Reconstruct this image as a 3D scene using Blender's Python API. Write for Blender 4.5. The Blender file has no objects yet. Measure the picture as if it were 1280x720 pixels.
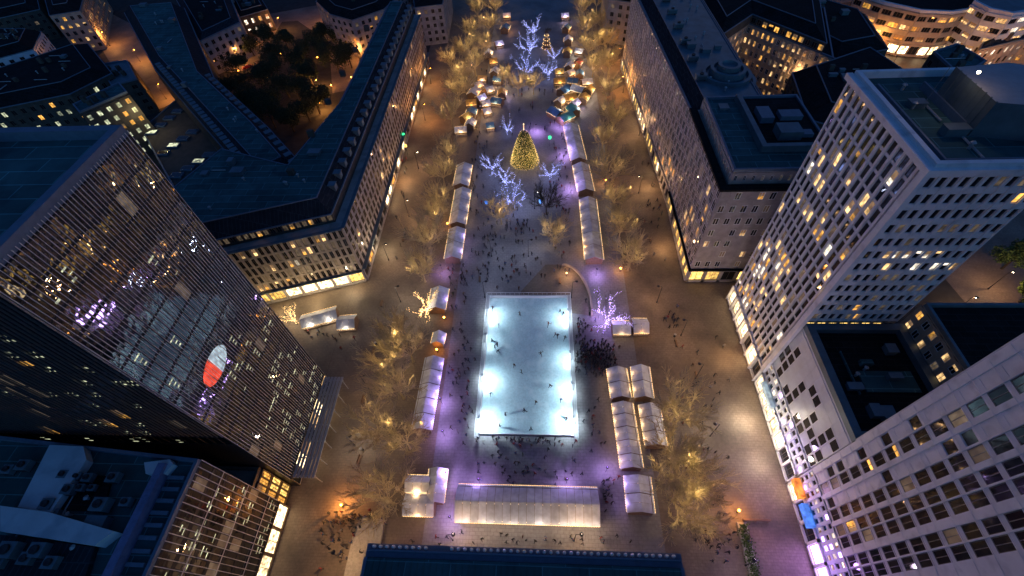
import bpy, math, random
from math import sin, cos, pi, radians, hypot, sqrt
from mathutils import Vector, Matrix
random.seed(11)
S = bpy.context.scene
COL = S.collection

# ------------------------------------------------------------------ camera
H, F = 100.0, 565.0
_d = Vector((674-640, -(800-360), -F)).normalized()
_y = Vector((673-640, -(-403-360), -F)); _y = (_y-_d*_y.dot(_d)).normalized()
_z = -_d; _x = _y.cross(_z)
RM = Matrix((_x, _y, _z))
def P(px, py, z=0.0):
    "ground (or height z) point seen at a pixel of the 1280x720 photograph"
    w = RM @ Vector((px-640, -(py-360), -F)); t = (z-H)/w.z
    return Vector((w.x*t, w.y*t, z))
def pr(p):
    c = RM.transposed() @ (Vector(p)-Vector((0, 0, H)))
    if c.z > -1: return (-9999, -9999)
    return (640-c.x/c.z*F, 360+c.y/c.z*F)
cd = bpy.data.cameras.new('camera'); cam = bpy.data.objects.new('camera', cd); COL.objects.link(cam)
cam.matrix_world = Matrix.Translation((0, 0, H)) @ RM.to_4x4()
cd.sensor_width = 36; cd.lens = F/1280*36; cd.clip_start = 0.5; cd.clip_end = 6000
S.camera = cam

# ------------------------------------------------------------------ helpers
class MB:
    def __init__(s): s.v = []; s.f = []; s.m = []
    def add(s, vs, fs, m=0):
        n = len(s.v); s.v += [tuple(v) for v in vs]; s.f += [tuple(i+n for i in f) for f in fs]; s.m += [m]*len(fs)
    def box(s, a, b, m=0, T=None):
        (x0, y0, z0), (x1, y1, z1) = a, b
        vs = [Vector(q) for q in ((x0,y0,z0),(x1,y0,z0),(x1,y1,z0),(x0,y1,z0),(x0,y0,z1),(x1,y0,z1),(x1,y1,z1),(x0,y1,z1))]
        if T is not None: vs = [T @ q for q in vs]
        s.add(vs, [(0,3,2,1),(4,5,6,7),(0,1,5,4),(1,2,6,5),(2,3,7,6),(3,0,4,7)], m)
    def prism(s, poly, z0, z1, m=0, mt=None):
        n = len(poly)
        s.add([(p[0], p[1], z0) for p in poly]+[(p[0], p[1], z1) for p in poly],
              [(i, (i+1) % n, (i+1) % n+n, i+n) for i in range(n)], m)
        s.add([(p[0], p[1], z1) for p in poly], [tuple(range(n))], m if mt is None else mt)
        s.add([(p[0], p[1], z0) for p in poly], [tuple(range(n))[::-1]], m)
    def tube(s, a, b, r0, r1, n=6, m=0, cap=True):
        a, b = Vector(a), Vector(b); d = b-a
        if d.length < 1e-6: return
        d.normalize(); u = d.orthogonal().normalized(); w = d.cross(u)
        vs = [a+(u*cos(2*pi*i/n)+w*sin(2*pi*i/n))*r0 for i in range(n)]+[b+(u*cos(2*pi*i/n)+w*sin(2*pi*i/n))*r1 for i in range(n)]
        fs = [(i, (i+1) % n, (i+1) % n+n, i+n) for i in range(n)]
        if cap: fs += [tuple(range(n))[::-1], tuple(range(n, 2*n))]
        s.add(vs, fs, m)
    def lathe(s, prof, c=(0, 0, 0), n=12, m=0):
        vs = []; k = len(prof)
        for r, z in prof:
            vs += [(c[0]+r*cos(2*pi*i/n), c[1]+r*sin(2*pi*i/n), c[2]+z) for i in range(n)]
        fs = [(j*n+i, j*n+(i+1) % n, (j+1)*n+(i+1) % n, (j+1)*n+i) for j in range(k-1) for i in range(n)]
        s.add(vs, fs, m)
    def ball(s, c, r, n=6, m=0):
        s.lathe([(r*max(sin(pi*j/n), 0.01), -r*cos(pi*j/n)) for j in range(n+1)], c, n+2, m)
    def mesh(s, name, mats):
        me = bpy.data.meshes.new(name); me.from_pydata(s.v, [], s.f)
        for m in mats: me.materials.append(m)
        if len(mats) > 1: me.polygons.foreach_set('material_index', s.m)
        me.update(); return me
    def cut(s):
        "start a new piece: build_each makes every piece an object"
        s.cuts = getattr(s, 'cuts', []); s.cuts.append((len(s.v), len(s.f)))
    def build_each(s, name, mats, parent=None):
        cs = getattr(s, 'cuts', [])+[(len(s.v), len(s.f))]; pv = pf = 0; out = []
        for cv, cf in cs:
            if cf > pf:
                q = MB(); q.v = s.v[pv:cv]; q.f = [tuple(i-pv for i in f) for f in s.f[pf:cf]]; q.m = s.m[pf:cf]; out.append(q.build(name, mats, parent))
            pv, pf = cv, cf
        return out
    def build(s, name, mats, parent=None, smooth=False):
        if not isinstance(mats, (list, tuple)): mats = [mats]
        me = s.mesh(name, mats)
        if smooth: me.polygons.foreach_set('use_smooth', [True]*len(me.polygons))
        return link(name, me, parent)
def link(name, data, parent=None):
    o = bpy.data.objects.new(name, data); COL.objects.link(o)
    if parent: o.parent = parent
    return o
def thing(name, label, cat, loc=(0, 0, 0), rz=0, group=None):
    o = bpy.data.objects.new(name, None); COL.objects.link(o); o.location = loc; o.rotation_euler = (0, 0, rz)
    o.empty_display_size = .3
    return tag(o, label, cat, group)
def tag(o, label, cat, group=None):
    o['label'] = label; o['category'] = cat
    if group: o['group'] = group
    return o
def dup(o, loc=None, rz=None, sc=None, label=None, group=None, parent=None):
    c = o.copy(); COL.objects.link(c)
    if loc is not None: c.location = loc
    if rz is not None: c.rotation_euler = (0, 0, rz)
    if sc is not None: c.scale = sc if isinstance(sc, (tuple, list)) else (sc, sc, sc)
    if label: c['label'] = label
    if group: c['group'] = group
    if parent: c.parent = parent
    for ch in kids.get(o.name, []):
        d = dup(ch, parent=c)
    return c
kids = {}
def remember(root):
    "record children once so copies need no scene walk"
    def rec(o):
        ks = [k for k in bpy.data.objects if k.parent == o]
        kids[o.name] = ks
        for k in ks: rec(k)
    rec(root)
ORD = ['first', 'second', 'third', 'fourth', 'fifth', 'sixth', 'seventh', 'eighth', 'ninth', 'tenth', 'eleventh', 'twelfth']

# ------------------------------------------------------------------ materials
def mat(name, col, rough=.7, metal=0., var=.25, scale=1.0, bump=0., emit=None, es=0., ior=None, coord='Object', stain=None, seam=None):
    m = bpy.data.materials.new(name); m.use_nodes = True; nt = m.node_tree; N = nt.nodes; L = nt.links
    b = N['Principled BSDF']; b.inputs['Roughness'].default_value = rough; b.inputs['Metallic'].default_value = metal
    if ior: b.inputs['IOR'].default_value = ior
    if rough >= .75 and not metal: b.inputs['Specular IOR Level'].default_value = .15
    tc = N.new('ShaderNodeTexCoord')
    n1 = N.new('ShaderNodeTexNoise'); n1.inputs['Scale'].default_value = scale; n1.inputs['Detail'].default_value = 6; n1.inputs['Roughness'].default_value = .65
    L.new(tc.outputs[coord], n1.inputs['Vector'])
    mr = N.new('ShaderNodeMapRange'); mr.inputs['From Min'].default_value = .3; mr.inputs['From Max'].default_value = .7
    mr.inputs['To Min'].default_value = 1-var; mr.inputs['To Max'].default_value = 1+var
    L.new(n1.outputs['Fac'], mr.inputs['Value'])
    mx = N.new('ShaderNodeVectorMath'); mx.operation = 'SCALE'; mx.inputs[0].default_value = col[:3]
    L.new(mr.outputs[0], mx.inputs['Scale'])
    last = mx.outputs[0]
    if stain:
        n2 = N.new('ShaderNodeTexNoise'); n2.inputs['Scale'].default_value = stain[1]; n2.inputs['Detail'].default_value = 4
        L.new(tc.outputs[coord], n2.inputs['Vector'])
        r2 = N.new('ShaderNodeMapRange'); r2.inputs['From Min'].default_value = .5; r2.inputs['From Max'].default_value = .68
        L.new(n2.outputs['Fac'], r2.inputs['Value'])
        m2 = N.new('ShaderNodeMix'); m2.data_type = 'RGBA'
        L.new(r2.outputs[0], m2.inputs[0]); L.new(last, m2.inputs[6]); m2.inputs[7].default_value = (*stain[0], 1)
        last = m2.outputs[2]
    if seam:
        br = N.new('ShaderNodeTexBrick'); br.inputs['Color1'].default_value = (1, 1, 1, 1); br.inputs['Color2'].default_value = (1-seam[3], 1-seam[3], 1-seam[3], 1); br.inputs['Mortar'].default_value = (*[seam[2]]*3, 1)
        br.inputs['Scale'].default_value = 1; br.inputs['Brick Width'].default_value = seam[0]; br.inputs['Row Height'].default_value = seam[1]; br.inputs['Mortar Size'].default_value = .07
        L.new(tc.outputs[coord], br.inputs['Vector']); mu = N.new('ShaderNodeVectorMath'); mu.operation = 'MULTIPLY'; L.new(last, mu.inputs[0]); L.new(br.outputs['Color'], mu.inputs[1]); last = mu.outputs[0]
    L.new(last, b.inputs['Base Color'])
    if bump:
        bp = N.new('ShaderNodeBump'); bp.inputs['Strength'].default_value = bump; bp.inputs['Distance'].default_value = .05
        L.new(n1.outputs['Fac'], bp.inputs['Height']); L.new(bp.outputs[0], b.inputs['Normal'])
    if emit:
        b.inputs['Emission Color'].default_value = (*emit, 1); b.inputs['Emission Strength'].default_value = es
    return m
def glow(name, col, st, var=0.):
    m = bpy.data.materials.new(name); m.use_nodes = True; nt = m.node_tree; N = nt.nodes; L = nt.links
    b = N['Principled BSDF']; b.inputs['Base Color'].default_value = (*[c*.4 for c in col], 1); b.inputs['Roughness'].default_value = .4
    b.inputs['Emission Color'].default_value = (*col, 1); b.inputs['Emission Strength'].default_value = st
    if var:
        oi = N.new('ShaderNodeObjectInfo'); tc = N.new('ShaderNodeTexCoord'); n = N.new('ShaderNodeTexNoise')
        n.inputs['Scale'].default_value = 1.1; n.inputs['Detail'].default_value = 3
        geo = N.new('ShaderNodeNewGeometry'); L.new(geo.outputs['Position'], n.inputs['Vector'])
        mr = N.new('ShaderNodeMapRange'); mr.inputs['From Min'].default_value = .35; mr.inputs['From Max'].default_value = .65
        mr.inputs['To Min'].default_value = st*(1-var); mr.inputs['To Max'].default_value = st*(1+var); L.new(n.outputs['Fac'], mr.inputs['Value'])
        mo = N.new('ShaderNodeMath'); mo.operation = 'MULTIPLY_ADD'; mo.inputs[1].default_value = .9; mo.inputs[2].default_value = .45
        L.new(oi.outputs['Random'], mo.inputs[0])
        mm = N.new('ShaderNodeMath'); mm.operation = 'MULTIPLY'; L.new(mr.outputs[0], mm.inputs[0]); L.new(mo.outputs[0], mm.inputs[1])
        L.new(mm.outputs[0], b.inputs['Emission Strength'])
    return m
def glass(name, col, rough=.04, ior=1.6, wob=.015, ws=.35):
    m = bpy.data.materials.new(name); m.use_nodes = True; nt = m.node_tree; N = nt.nodes; L = nt.links
    b = N['Principled BSDF']; b.inputs['Base Color'].default_value = (*col, 1); b.inputs['Roughness'].default_value = rough; b.inputs['IOR'].default_value = ior
    n = N.new('ShaderNodeTexNoise'); n.inputs['Scale'].default_value = ws; n.inputs['Detail'].default_value = 2
    geo = N.new('ShaderNodeNewGeometry'); L.new(geo.outputs['Position'], n.inputs['Vector'])
    bp = N.new('ShaderNodeBump'); bp.inputs['Strength'].default_value = 1; bp.inputs['Distance'].default_value = wob
    L.new(n.outputs['Fac'], bp.inputs['Height']); L.new(bp.outputs[0], b.inputs['Normal'])
    return m
def paving(name, c1, c2, sz, mortar, stain, rough=.75):
    m = bpy.data.materials.new(name); m.use_nodes = True; nt = m.node_tree; N = nt.nodes; L = nt.links
    b = N['Principled BSDF']; tc = N.new('ShaderNodeTexCoord')
    br = N.new('ShaderNodeTexBrick'); br.inputs['Color1'].default_value = (*c1, 1); br.inputs['Color2'].default_value = (*c2, 1)
    br.inputs['Mortar'].default_value = (*mortar, 1); br.inputs['Scale'].default_value = 1; br.inputs['Brick Width'].default_value = sz
    br.inputs['Row Height'].default_value = sz*.6; br.inputs['Mortar Size'].default_value = sz*.03
    L.new(tc.outputs['Object'], br.inputs['Vector'])
    n = N.new('ShaderNodeTexNoise'); n.inputs['Scale'].default_value = .09; n.inputs['Detail'].default_value = 7; n.inputs['Roughness'].default_value = .6
    L.new(tc.outputs['Object'], n.inputs['Vector'])
    mr = N.new('ShaderNodeMapRange'); mr.inputs['From Min'].default_value = .42; mr.inputs['From Max'].default_value = .66; L.new(n.outputs['Fac'], mr.inputs['Value'])
    mx = N.new('ShaderNodeMix'); mx.data_type = 'RGBA'; mx.inputs[7].default_value = (*stain, 1)
    L.new(mr.outputs[0], mx.inputs[0]); L.new(br.outputs['Color'], mx.inputs[6])
    n3 = N.new('ShaderNodeTexNoise'); n3.inputs['Scale'].default_value = 1.7; n3.inputs['Detail'].default_value = 5; L.new(tc.outputs['Object'], n3.inputs['Vector'])
    m3 = N.new('ShaderNodeMapRange'); m3.inputs['From Min'].default_value = .3; m3.inputs['From Max'].default_value = .7; m3.inputs['To Min'].default_value = .85; m3.inputs['To Max'].default_value = 1.13
    L.new(n3.outputs['Fac'], m3.inputs['Value'])
    sc = N.new('ShaderNodeVectorMath'); sc.operation = 'SCALE'; L.new(mx.outputs[2], sc.inputs[0]); L.new(m3.outputs[0], sc.inputs['Scale'])
    L.new(sc.outputs[0], b.inputs['Base Color'])
    r3 = N.new('ShaderNodeMapRange'); r3.inputs['To Min'].default_value = rough-.3; r3.inputs['To Max'].default_value = rough+.15; L.new(n.outputs['Fac'], r3.inputs['Value']); L.new(r3.outputs[0], b.inputs['Roughness'])
    return m
def fabric(name, col, tr=.35):
    m = bpy.data.materials.new(name); m.use_nodes = True; nt = m.node_tree; N = nt.nodes; L = nt.links
    b = N['Principled BSDF']; b.inputs['Roughness'].default_value = .6
    tc = N.new('ShaderNodeTexCoord'); n = N.new('ShaderNodeTexNoise'); n.inputs['Scale'].default_value = .8; n.inputs['Detail'].default_value = 5
    geo = N.new('ShaderNodeNewGeometry'); L.new(geo.outputs['Position'], n.inputs['Vector'])
    mr = N.new('ShaderNodeMapRange'); mr.inputs['From Min'].default_value = .3; mr.inputs['From Max'].default_value = .7; mr.inputs['To Min'].default_value = .62; mr.inputs['To Max'].default_value = 1.1; L.new(n.outputs['Fac'], mr.inputs['Value'])
    oi = N.new('ShaderNodeObjectInfo'); om = N.new('ShaderNodeMath'); om.operation = 'MULTIPLY_ADD'; om.inputs[1].default_value = .35; om.inputs[2].default_value = .75; L.new(geo.outputs['Random Per Island'], om.inputs[0])
    mm = N.new('ShaderNodeMath'); mm.operation = 'MULTIPLY'; L.new(mr.outputs[0], mm.inputs[0]); L.new(om.outputs[0], mm.inputs[1])
    sc = N.new('ShaderNodeVectorMath'); sc.operation = 'SCALE'; sc.inputs[0].default_value = col; L.new(mm.outputs[0], sc.inputs['Scale']); L.new(sc.outputs[0], b.inputs['Base Color'])
    bp = N.new('ShaderNodeBump'); bp.inputs['Strength'].default_value = .6; bp.inputs['Distance'].default_value = .15; L.new(n.outputs['Fac'], bp.inputs['Height']); L.new(bp.outputs[0], b.inputs['Normal'])
    t = N.new('ShaderNodeBsdfTranslucent'); t.inputs['Color'].default_value = (*[c*1.1 for c in col], 1)
    ms = N.new('ShaderNodeMixShader'); ms.inputs[0].default_value = tr
    L.new(b.outputs[0], ms.inputs[1]); L.new(t.outputs[0], ms.inputs[2]); L.new(ms.outputs[0], N['Material Output'].inputs['Surface'])
    return m
def randcol(name, cols, rough=.8):
    m = bpy.data.materials.new(name); m.use_nodes = True; nt = m.node_tree; N = nt.nodes; L = nt.links
    b = N['Principled BSDF']; b.inputs['Roughness'].default_value = rough
    oi = N.new('ShaderNodeObjectInfo'); ge = N.new('ShaderNodeNewGeometry'); ad = N.new('ShaderNodeMath'); ad.operation = 'ADD'; fr = N.new('ShaderNodeMath'); fr.operation = 'FRACT'
    L.new(oi.outputs['Random'], ad.inputs[0]); L.new(ge.outputs['Random Per Island'], ad.inputs[1]); L.new(ad.outputs[0], fr.inputs[0]); cr = N.new('ShaderNodeValToRGB'); cr.color_ramp.interpolation = 'CONSTANT'
    e = cr.color_ramp.elements
    while len(e) < len(cols): e.new(.5)
    for i, c in enumerate(cols): e[i].position = i/len(cols); e[i].color = (*c, 1)
    L.new(fr.outputs[0], cr.inputs[0]); L.new(cr.outputs[0], b.inputs['Base Color'])
    return m

M = {}
M['ground'] = mat('asphalt_ground', (.055, .053, .05), .85, scale=.3, var=.3)
M['plaza'] = paving('plaza_slabs', (.25, .24, .245), (.28, .265, .265), 1.2, (.17, .16, .16), (.17, .16, .165))
M['street'] = paving('street_slabs', (.21, .16, .12), (.24, .185, .14), .9, (.13, .1, .08), (.12, .095, .075))
M['asphalt'] = mat('wet_asphalt', (.09, .08, .07), .55, scale=.6, var=.35)
M['terra'] = mat('terracotta_paving', (.28, .12, .07), .8, scale=.5, var=.3)
M['kerb'] = mat('kerb_stone', (.33, .31, .28), .7, scale=2)
M['white_stone'] = mat('white_cladding', (.78, .79, .82), .5, scale=.25, var=.12, stain=((.6, .61, .64), .5))
M['pale_panel'] = mat('pale_panel', (.58, .62, .68), .4, scale=.3, var=.14)
M['grey_stone'] = mat('grey_stone', (.36, .33, .32), .75, scale=.4, var=.2, stain=((.26, .24, .23), .35))
M['warm_stone'] = mat('sandstone', (.4, .33, .26), .75, scale=.5, var=.2)
M['dark_stone'] = mat('dark_masonry', (.09, .075, .065), .8, scale=.5, var=.3)
M['bronze'] = mat('bronze_frame', (.2, .16, .12), .45, .5, scale=1, var=.2)
M['fin'] = mat('aluminium_fin', (.75, .7, .66), .5, .2, scale=1, var=.15)
M['fin_dark'] = mat('dark_mullion', (.16, .17, .18), .4, .6, scale=1, var=.15)
M['roof'] = mat('roof_membrane', (.05, .125, .13), .8, scale=.12, var=.35, stain=((.035, .09, .1), .25), bump=.2, seam=(7, 2.4, 1.9, .3))
M['roof_dark'] = mat('slate_roof', (.02, .025, .032), .85, scale=.5, var=.35, bump=.3, seam=(.9, 3, 1.7, .2))
M['roof_black'] = mat('black_roof', (.01, .011, .013), .85, scale=.3, var=.45, seam=(3, 1.2, 1.8, .4))
M['roof_zinc'] = mat('zinc_roof', (.12, .17, .2), .5, .3, scale=.3, var=.25)
M['roof_white'] = mat('white_membrane', (.5, .56, .6), .7, scale=.2, var=.12, stain=((.36, .42, .47), .3))
M['parapet'] = mat('parapet_cap', (.12, .17, .23), .5, .2, scale=1, var=.15)
M['glass_d'] = glass('dark_window_glass', (.012, .016, .022), .05, 1.55)
M['glass_t'] = glass('tower_glass', (.006, .012, .014), .03, 2.5, .09, .35)
M['room_dim'] = glow('dim_room', (.55, .4, .25), .12, .7)
M['room_warm'] = glow('warm_room', (1, .62, .25), 1.1, .7)
M['room_gold'] = glow('golden_room', (1, .48, .09), .85, .8)
M['room_white'] = glow('white_room', (1, .86, .66), 1.2, .8)
M['room_green'] = glow('greenish_office', (.85, .88, .55), .6, .9)
M['blind'] = glow('lit_blind', (1, .6, .3), .16, .5)
M['shop'] = glow('shopfront_light', (1, .74, .4), 3.6, .8)
M['shop_y'] = glow('shopfront_yellow', (1, .62, .16), 1.5, .7)
M['bulb_w'] = glow('warm_bulbs', (1, .62, .25), 4.5)
M['bulb_g'] = glow('gold_bulbs', (1, .68, .2), 1.9)
M['bulb_b'] = glow('blue_white_leds', (.42, .46, 1), 2.4)
M['bulb_p'] = glow('violet_white_leds', (.62, .45, 1), 3.2)
M['lamp_w'] = glow('lamp_white', (1, .85, .65), 30)
M['lamp_o'] = glow('lamp_orange', (1, .35, .04), 25)
M['lamp_c'] = glow('flood_white', (.75, .93, 1), 40)
M['lamp_v'] = glow('uplight_violet', (.55, .3, 1), 8)
M['blue_lit'] = glow('blue_sign', (.1, .3, 1), 1.2, .6)
M['orange_lit'] = glow('orange_sign', (1, .28, .04), 1.1, .6)
M['red_lit'] = glow('red_glow', (1, .09, .04), .6, .5)
M['white_lit'] = glow('white_glow', (.7, .88, .95), .4, .5)
M['cyan_lit'] = glow('cyan_light', (.2, .8, 1), 2.)
M['green_lit'] = glow('green_sign', (.05, .9, .3), 1.8)
M['bark'] = mat('tree_bark', (.46, .37, .22), .85, scale=3, var=.3)
M['bark_d'] = mat('dark_bark', (.07, .055, .04), .85, scale=3, var=.3)
M['needle'] = mat('fir_needles', (.09, .1, .025), .8, scale=2, var=.4)
M['leaf'] = mat('dark_foliage', (.045, .06, .03), .8, scale=1.3, var=.5)
M['leafg'] = mat('green_foliage', (.08, .13, .04), .8, scale=1.3, var=.5)
M['wood'] = mat('stall_wood', (.2, .12, .07), .7, scale=2, var=.3)
M['canvas'] = fabric('pale_canvas', (.84, .88, .98), .3)
M['canvas_b'] = fabric('blue_canvas', (.12, .28, .5), .3)
M['canvas_y'] = fabric('yellow_canvas', (.75, .5, .15), .35)
M['canvas_t'] = fabric('teal_canvas', (.1, .38, .42), .3)
M['canvas_r'] = fabric('red_canvas', (.55, .1, .05), .3)
M['white'] = mat('white_paint', (.78, .78, .8), .4, var=.05)
M['steel'] = mat('galvanised_steel', (.35, .36, .38), .6, .3, var=.1)
M['black'] = mat('black_metal', (.03, .03, .035), .5, .4, var=.1)
M['rubber'] = mat('rubber', (.02, .02, .02), .9, var=.1)
M['ice'] = mat('rink_ice', (.5, .66, .7), .3, scale=2.2, var=.16, stain=((.64, .76, .79), .45))
M['coat'] = randcol('winter_coat', [(.012,.012,.015), (.02,.025,.045), (.03,.028,.026), (.06,.02,.018), (.02,.02,.02), (.05,.055,.06), (.015,.02,.03), (.09,.07,.05), (.18,.18,.19), (.2,.02,.02), (.03,.06,.14)])
M['trousers'] = randcol('trousers', [(.012,.014,.02), (.02,.02,.022), (.015,.02,.04), (.03,.026,.022)])
M['skin'] = mat('skin', (.5, .3, .22), .6, var=.05)
M['hair'] = randcol('hair_or_hat', [(.02,.014,.01), (.05,.03,.02), (.015,.015,.018), (.2,.13,.07), (.25,.05,.04)])
M['carpaint'] = randcol('car_paint', [(.35,.02,.02), (.03,.03,.035), (.3,.3,.32), (.04,.06,.12)], .3)
M['tail'] = glow('tail_light', (1, .05, .03), 6)

# ------------------------------------------------------------------ lights
def plight(loc, col, pw, r=.35, parent=None, spot=None, aim=None):
    d = bpy.data.lights.new('light', 'SPOT' if spot else 'POINT'); d.color = col; d.energy = pw; d.shadow_soft_size = r
    o = bpy.data.objects.new('light', d); COL.objects.link(o); o.location = loc
    if spot:
        d.spot_size = radians(spot); d.spot_blend = .9
        o.rotation_euler = (Vector(aim)).to_track_quat('-Z', 'Y').to_euler()
    if parent: o.parent = parent
    return o
WARM = (1, .56, .24); ORANGE = (1, .4, .09); WHITE = (1, .84, .62); COLD = (.7, .9, 1); VIOLET = (.56, .34, 1); BLUE = (.3, .42, 1)

# ------------------------------------------------------------------ building kit
WC = {}
def win_mesh(w, h, kind, fr, mull):
    k = (round(w, 2), round(h, 2), kind, fr.name, mull)
    if k in WC: return WC[k]
    b = MB(); t = min(.1, w*.08)
    kind, _, var_ = kind.partition(':')
    pane = {'dark': M['glass_d'], 'tower': M['glass_t'], 'dim': M['room_dim'], 'warm': M['room_warm'], 'gold': M['room_gold'], 'white': M['room_white'],
            'green': M['room_green'], 'shop': M['shop'], 'shopy': M['shop_y'], 'violet': M['lamp_v'], 'office': M['glass_t']}[kind]
    b.box((-w/2, .03, 0), (w/2, .06, h), 0)
    if var_ == '1': b.box((-w/2+t, .0605, h*.45), (w/2-t, .075, h-t), 2)
    if var_ == '2': b.box((-w/2+t, .0605, t), (-w*.08, .075, h-t), 2)
    if var_ == '3': b.box((-w/2+t, .0605, t), (w/2-t, .072, h*.62), 2)
    b.box((-w/2, .063, 0), (-w/2+t, .12, h), 1); b.box((w/2-t, .063, 0), (w/2, .12, h), 1)
    b.box((-w/2+t, .063, 0), (w/2-t, .115, t), 1); b.box((-w/2+t, .063, h-t), (w/2-t, .115, h), 1)
    for i in range(mull):
        x = -w/2+w*(i+1)/(mull+1); b.box((x-t*.4, .063, t), (x+t*.4, .11, h-t), 1)
    if kind == 'office':
        rr = random.Random(len(WC)*7+3)
        for q in range(rr.choice((1, 2, 2, 3))):
            z0 = h*(.15+.26*q+rr.uniform(0, .08)); x0 = w*rr.uniform(-.45, 0); b.box((x0, .062, z0), (min(w*.46, x0+w*rr.uniform(.3, .9)), .07, z0+rr.uniform(.08, .34)), 2)
    WC[k] = (b, b.mesh('window', [pane, fr, M['room_green'] if kind == 'office' else (M['blind'] if var_ in ('1', '2') else M['glass_d'])])); return WC[k]
HM = {}
def half(src, me, k):
    if (me.name, k) in HM: return HM[me.name, k]
    b = MB(); b.v = src.v; b.f = [f for f, m_ in zip(src.f, src.m) if m_ == k or (k == 0 and m_ == 2)]; b.m = [1 if m_ == 2 else 0 for m_ in src.m if m_ == k or (k == 0 and m_ == 2)]
    used = sorted({i for f in b.f for i in f}); ix = {o: n for n, o in enumerate(used)}; b.v = [src.v[i] for i in used]; b.f = [tuple(ix[i] for i in f) for f in b.f]
    HM[me.name, k] = b.mesh(('pane', 'frame')[k], [me.materials[k], me.materials[2]]); return HM[me.name, k]
class Building:
    def __init__(s, name, label, cat, loc):
        s.root = thing(name, label, cat, loc); s.loc = Vector(loc); s.wins = []; s.wall = MB(); s.wmats = []
    def m(s, mt):
        if mt not in s.wmats: s.wmats.append(mt)
        return s.wmats.index(mt)
    def body(s, poly, z0, z1, mt):
        s.wall.prism([(x-s.loc.x, y-s.loc.y) for x, y in poly], z0, z1, s.m(mt))
    def roof(s, poly, z, mt, pm=None, ph=.9, pw=.5, name='roof', cap=.0, up=.02):
        b = MB(); q = [Vector((x-s.loc.x, y-s.loc.y)) for x, y in poly]; n = len(q)
        b.add([(p.x, p.y, z+up) for p in q], [tuple(range(n))], 0)
        # inner offset polygon for the parapet
        inn = []
        for i in range(n):
            a, c, e = q[i-1], q[i], q[(i+1) % n]; d1 = (c-a).normalized(); d2 = (e-c).normalized()
            n1 = Vector((-d1.y, d1.x)); n2 = Vector((-d2.y, d2.x)); k = (n1+n2); k = k/max(.3, 1+n1.dot(n2))
            inn.append(c+k*pw)
        out = q
        for i in range(n):
            j = (i+1) % n; o1, o2, i1, i2 = out[i], out[j], inn[i], inn[j]; zt = z+ph
            b.add([(*o1, z), (*o2, z), (*o2, zt), (*o1, zt)], [(0, 1, 2, 3)], 1)
            b.add([(*i1, z), (*i2, z), (*i2, zt), (*i1, zt)], [(3, 2, 1, 0)], 1)
            b.add([(*o1, zt), (*o2, zt), (*i2, zt), (*i1, zt)], [(0, 1, 2, 3)], 1)
        return b.build(name, [mt, pm or M['parapet']], s.root)
    def mansard(s, poly, z, h, inset, mt, top=None, name='roof'):
        "sloping roof skirt with a flat top, poly CCW"
        b = MB(); q = [Vector((x-s.loc.x, y-s.loc.y)) for x, y in poly]; n = len(q); inn = []
        for i in range(n):
            a, c, e = q[i-1], q[i], q[(i+1) % n]; d1 = (c-a).normalized(); d2 = (e-c).normalized()
            n1 = Vector((-d1.y, d1.x)); n2 = Vector((-d2.y, d2.x)); k = (n1+n2)/max(.3, 1+n1.dot(n2)); inn.append(c+k*inset)
        for i in range(n):
            j = (i+1) % n; b.add([(*q[i], z), (*q[j], z), (*inn[j], z+h), (*inn[i], z+h)], [(0, 1, 2, 3)], 0)
        b.add([(*p, z+h) for p in inn], [tuple(range(n))], 1)
        for i in range(n):   # ridge trim
            j = (i+1) % n; b.tube((*inn[i], z+h+.1), (*inn[j], z+h+.1), .18, .18, 4, 2)
            b.tube((*q[i], z+.05), (*q[j], z+.05), .22, .22, 4, 2)
        s.inn = inn
        return b.build(name, [mt, top or mt, M['parapet']], s.root)
    def facade(s, p0, p1, z0, z1, bays, floors, ww, wh, mt, frame, lit=None, pd=.4, sd=.3, kind='dark', mull=1, sill=None, pier=True, span=True, skip=0., top=0):
        "windows between piers and spandrels along p0->p1 (outside on the right)"
        p0 = Vector(p0); p1 = Vector(p1); L = (p1-p0).length; t = (p1-p0)/L; n = Vector((t.y, -t.x)); rz = math.atan2(t.y, t.x)
        bw = L/bays; fh = (z1-z0)/floors; w = bw*ww; h = fh*wh; k = s.m(mt)
        T = Matrix.Translation((p0.x-s.loc.x, p0.y-s.loc.y, 0)) @ Matrix.Rotation(rz, 4, 'Z')
        def bx(u0, u1, a, b_, d0, d1): s.wall.box((u0, -d1, a), (u1, -d0, b_), k, T)
        pw = bw-w; sh = fh-h
        if sill is None: sill = sh/2
        if pier:
            for i in range(bays+1):
                u = i*bw; bx(max(0, u-pw/2), min(L, u+pw/2), z0, z1, 0, pd)
        if span:
            for j in range(floors+1):
                a = z0+j*fh-(sh-sill if j else 0); b_ = z0+j*fh+(sill if j < floors else 0)
                if b_-a > .02: bx(.001, L-.001, a, b_, 0.0, sd)
        for i in range(bays):
            for j in range(floors):
                if random.random() < skip:
                    if span: bx(i*bw+pw/2, (i+1)*bw-pw/2, z0+j*fh+sill+.001, z0+j*fh+sill+h-.001, 0.0, sd*.8)
                    continue
                u = (i+.5)*bw; z = z0+j*fh+sill
                kd = kind
                if lit:
                    kd = lit(i, j, bays, floors) or kind
                if kd == 'office': kd += ':'+random.choice('456789')
                if kd in ('warm', 'gold', 'white') and random.random() < .7: kd += ':'+random.choice('1123')
                q = p0+t*u
                s.wins.append((q.x-s.loc.x, q.y-s.loc.y, z, rz+pi, w*.995, h*.99, kd, frame, mull))
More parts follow.
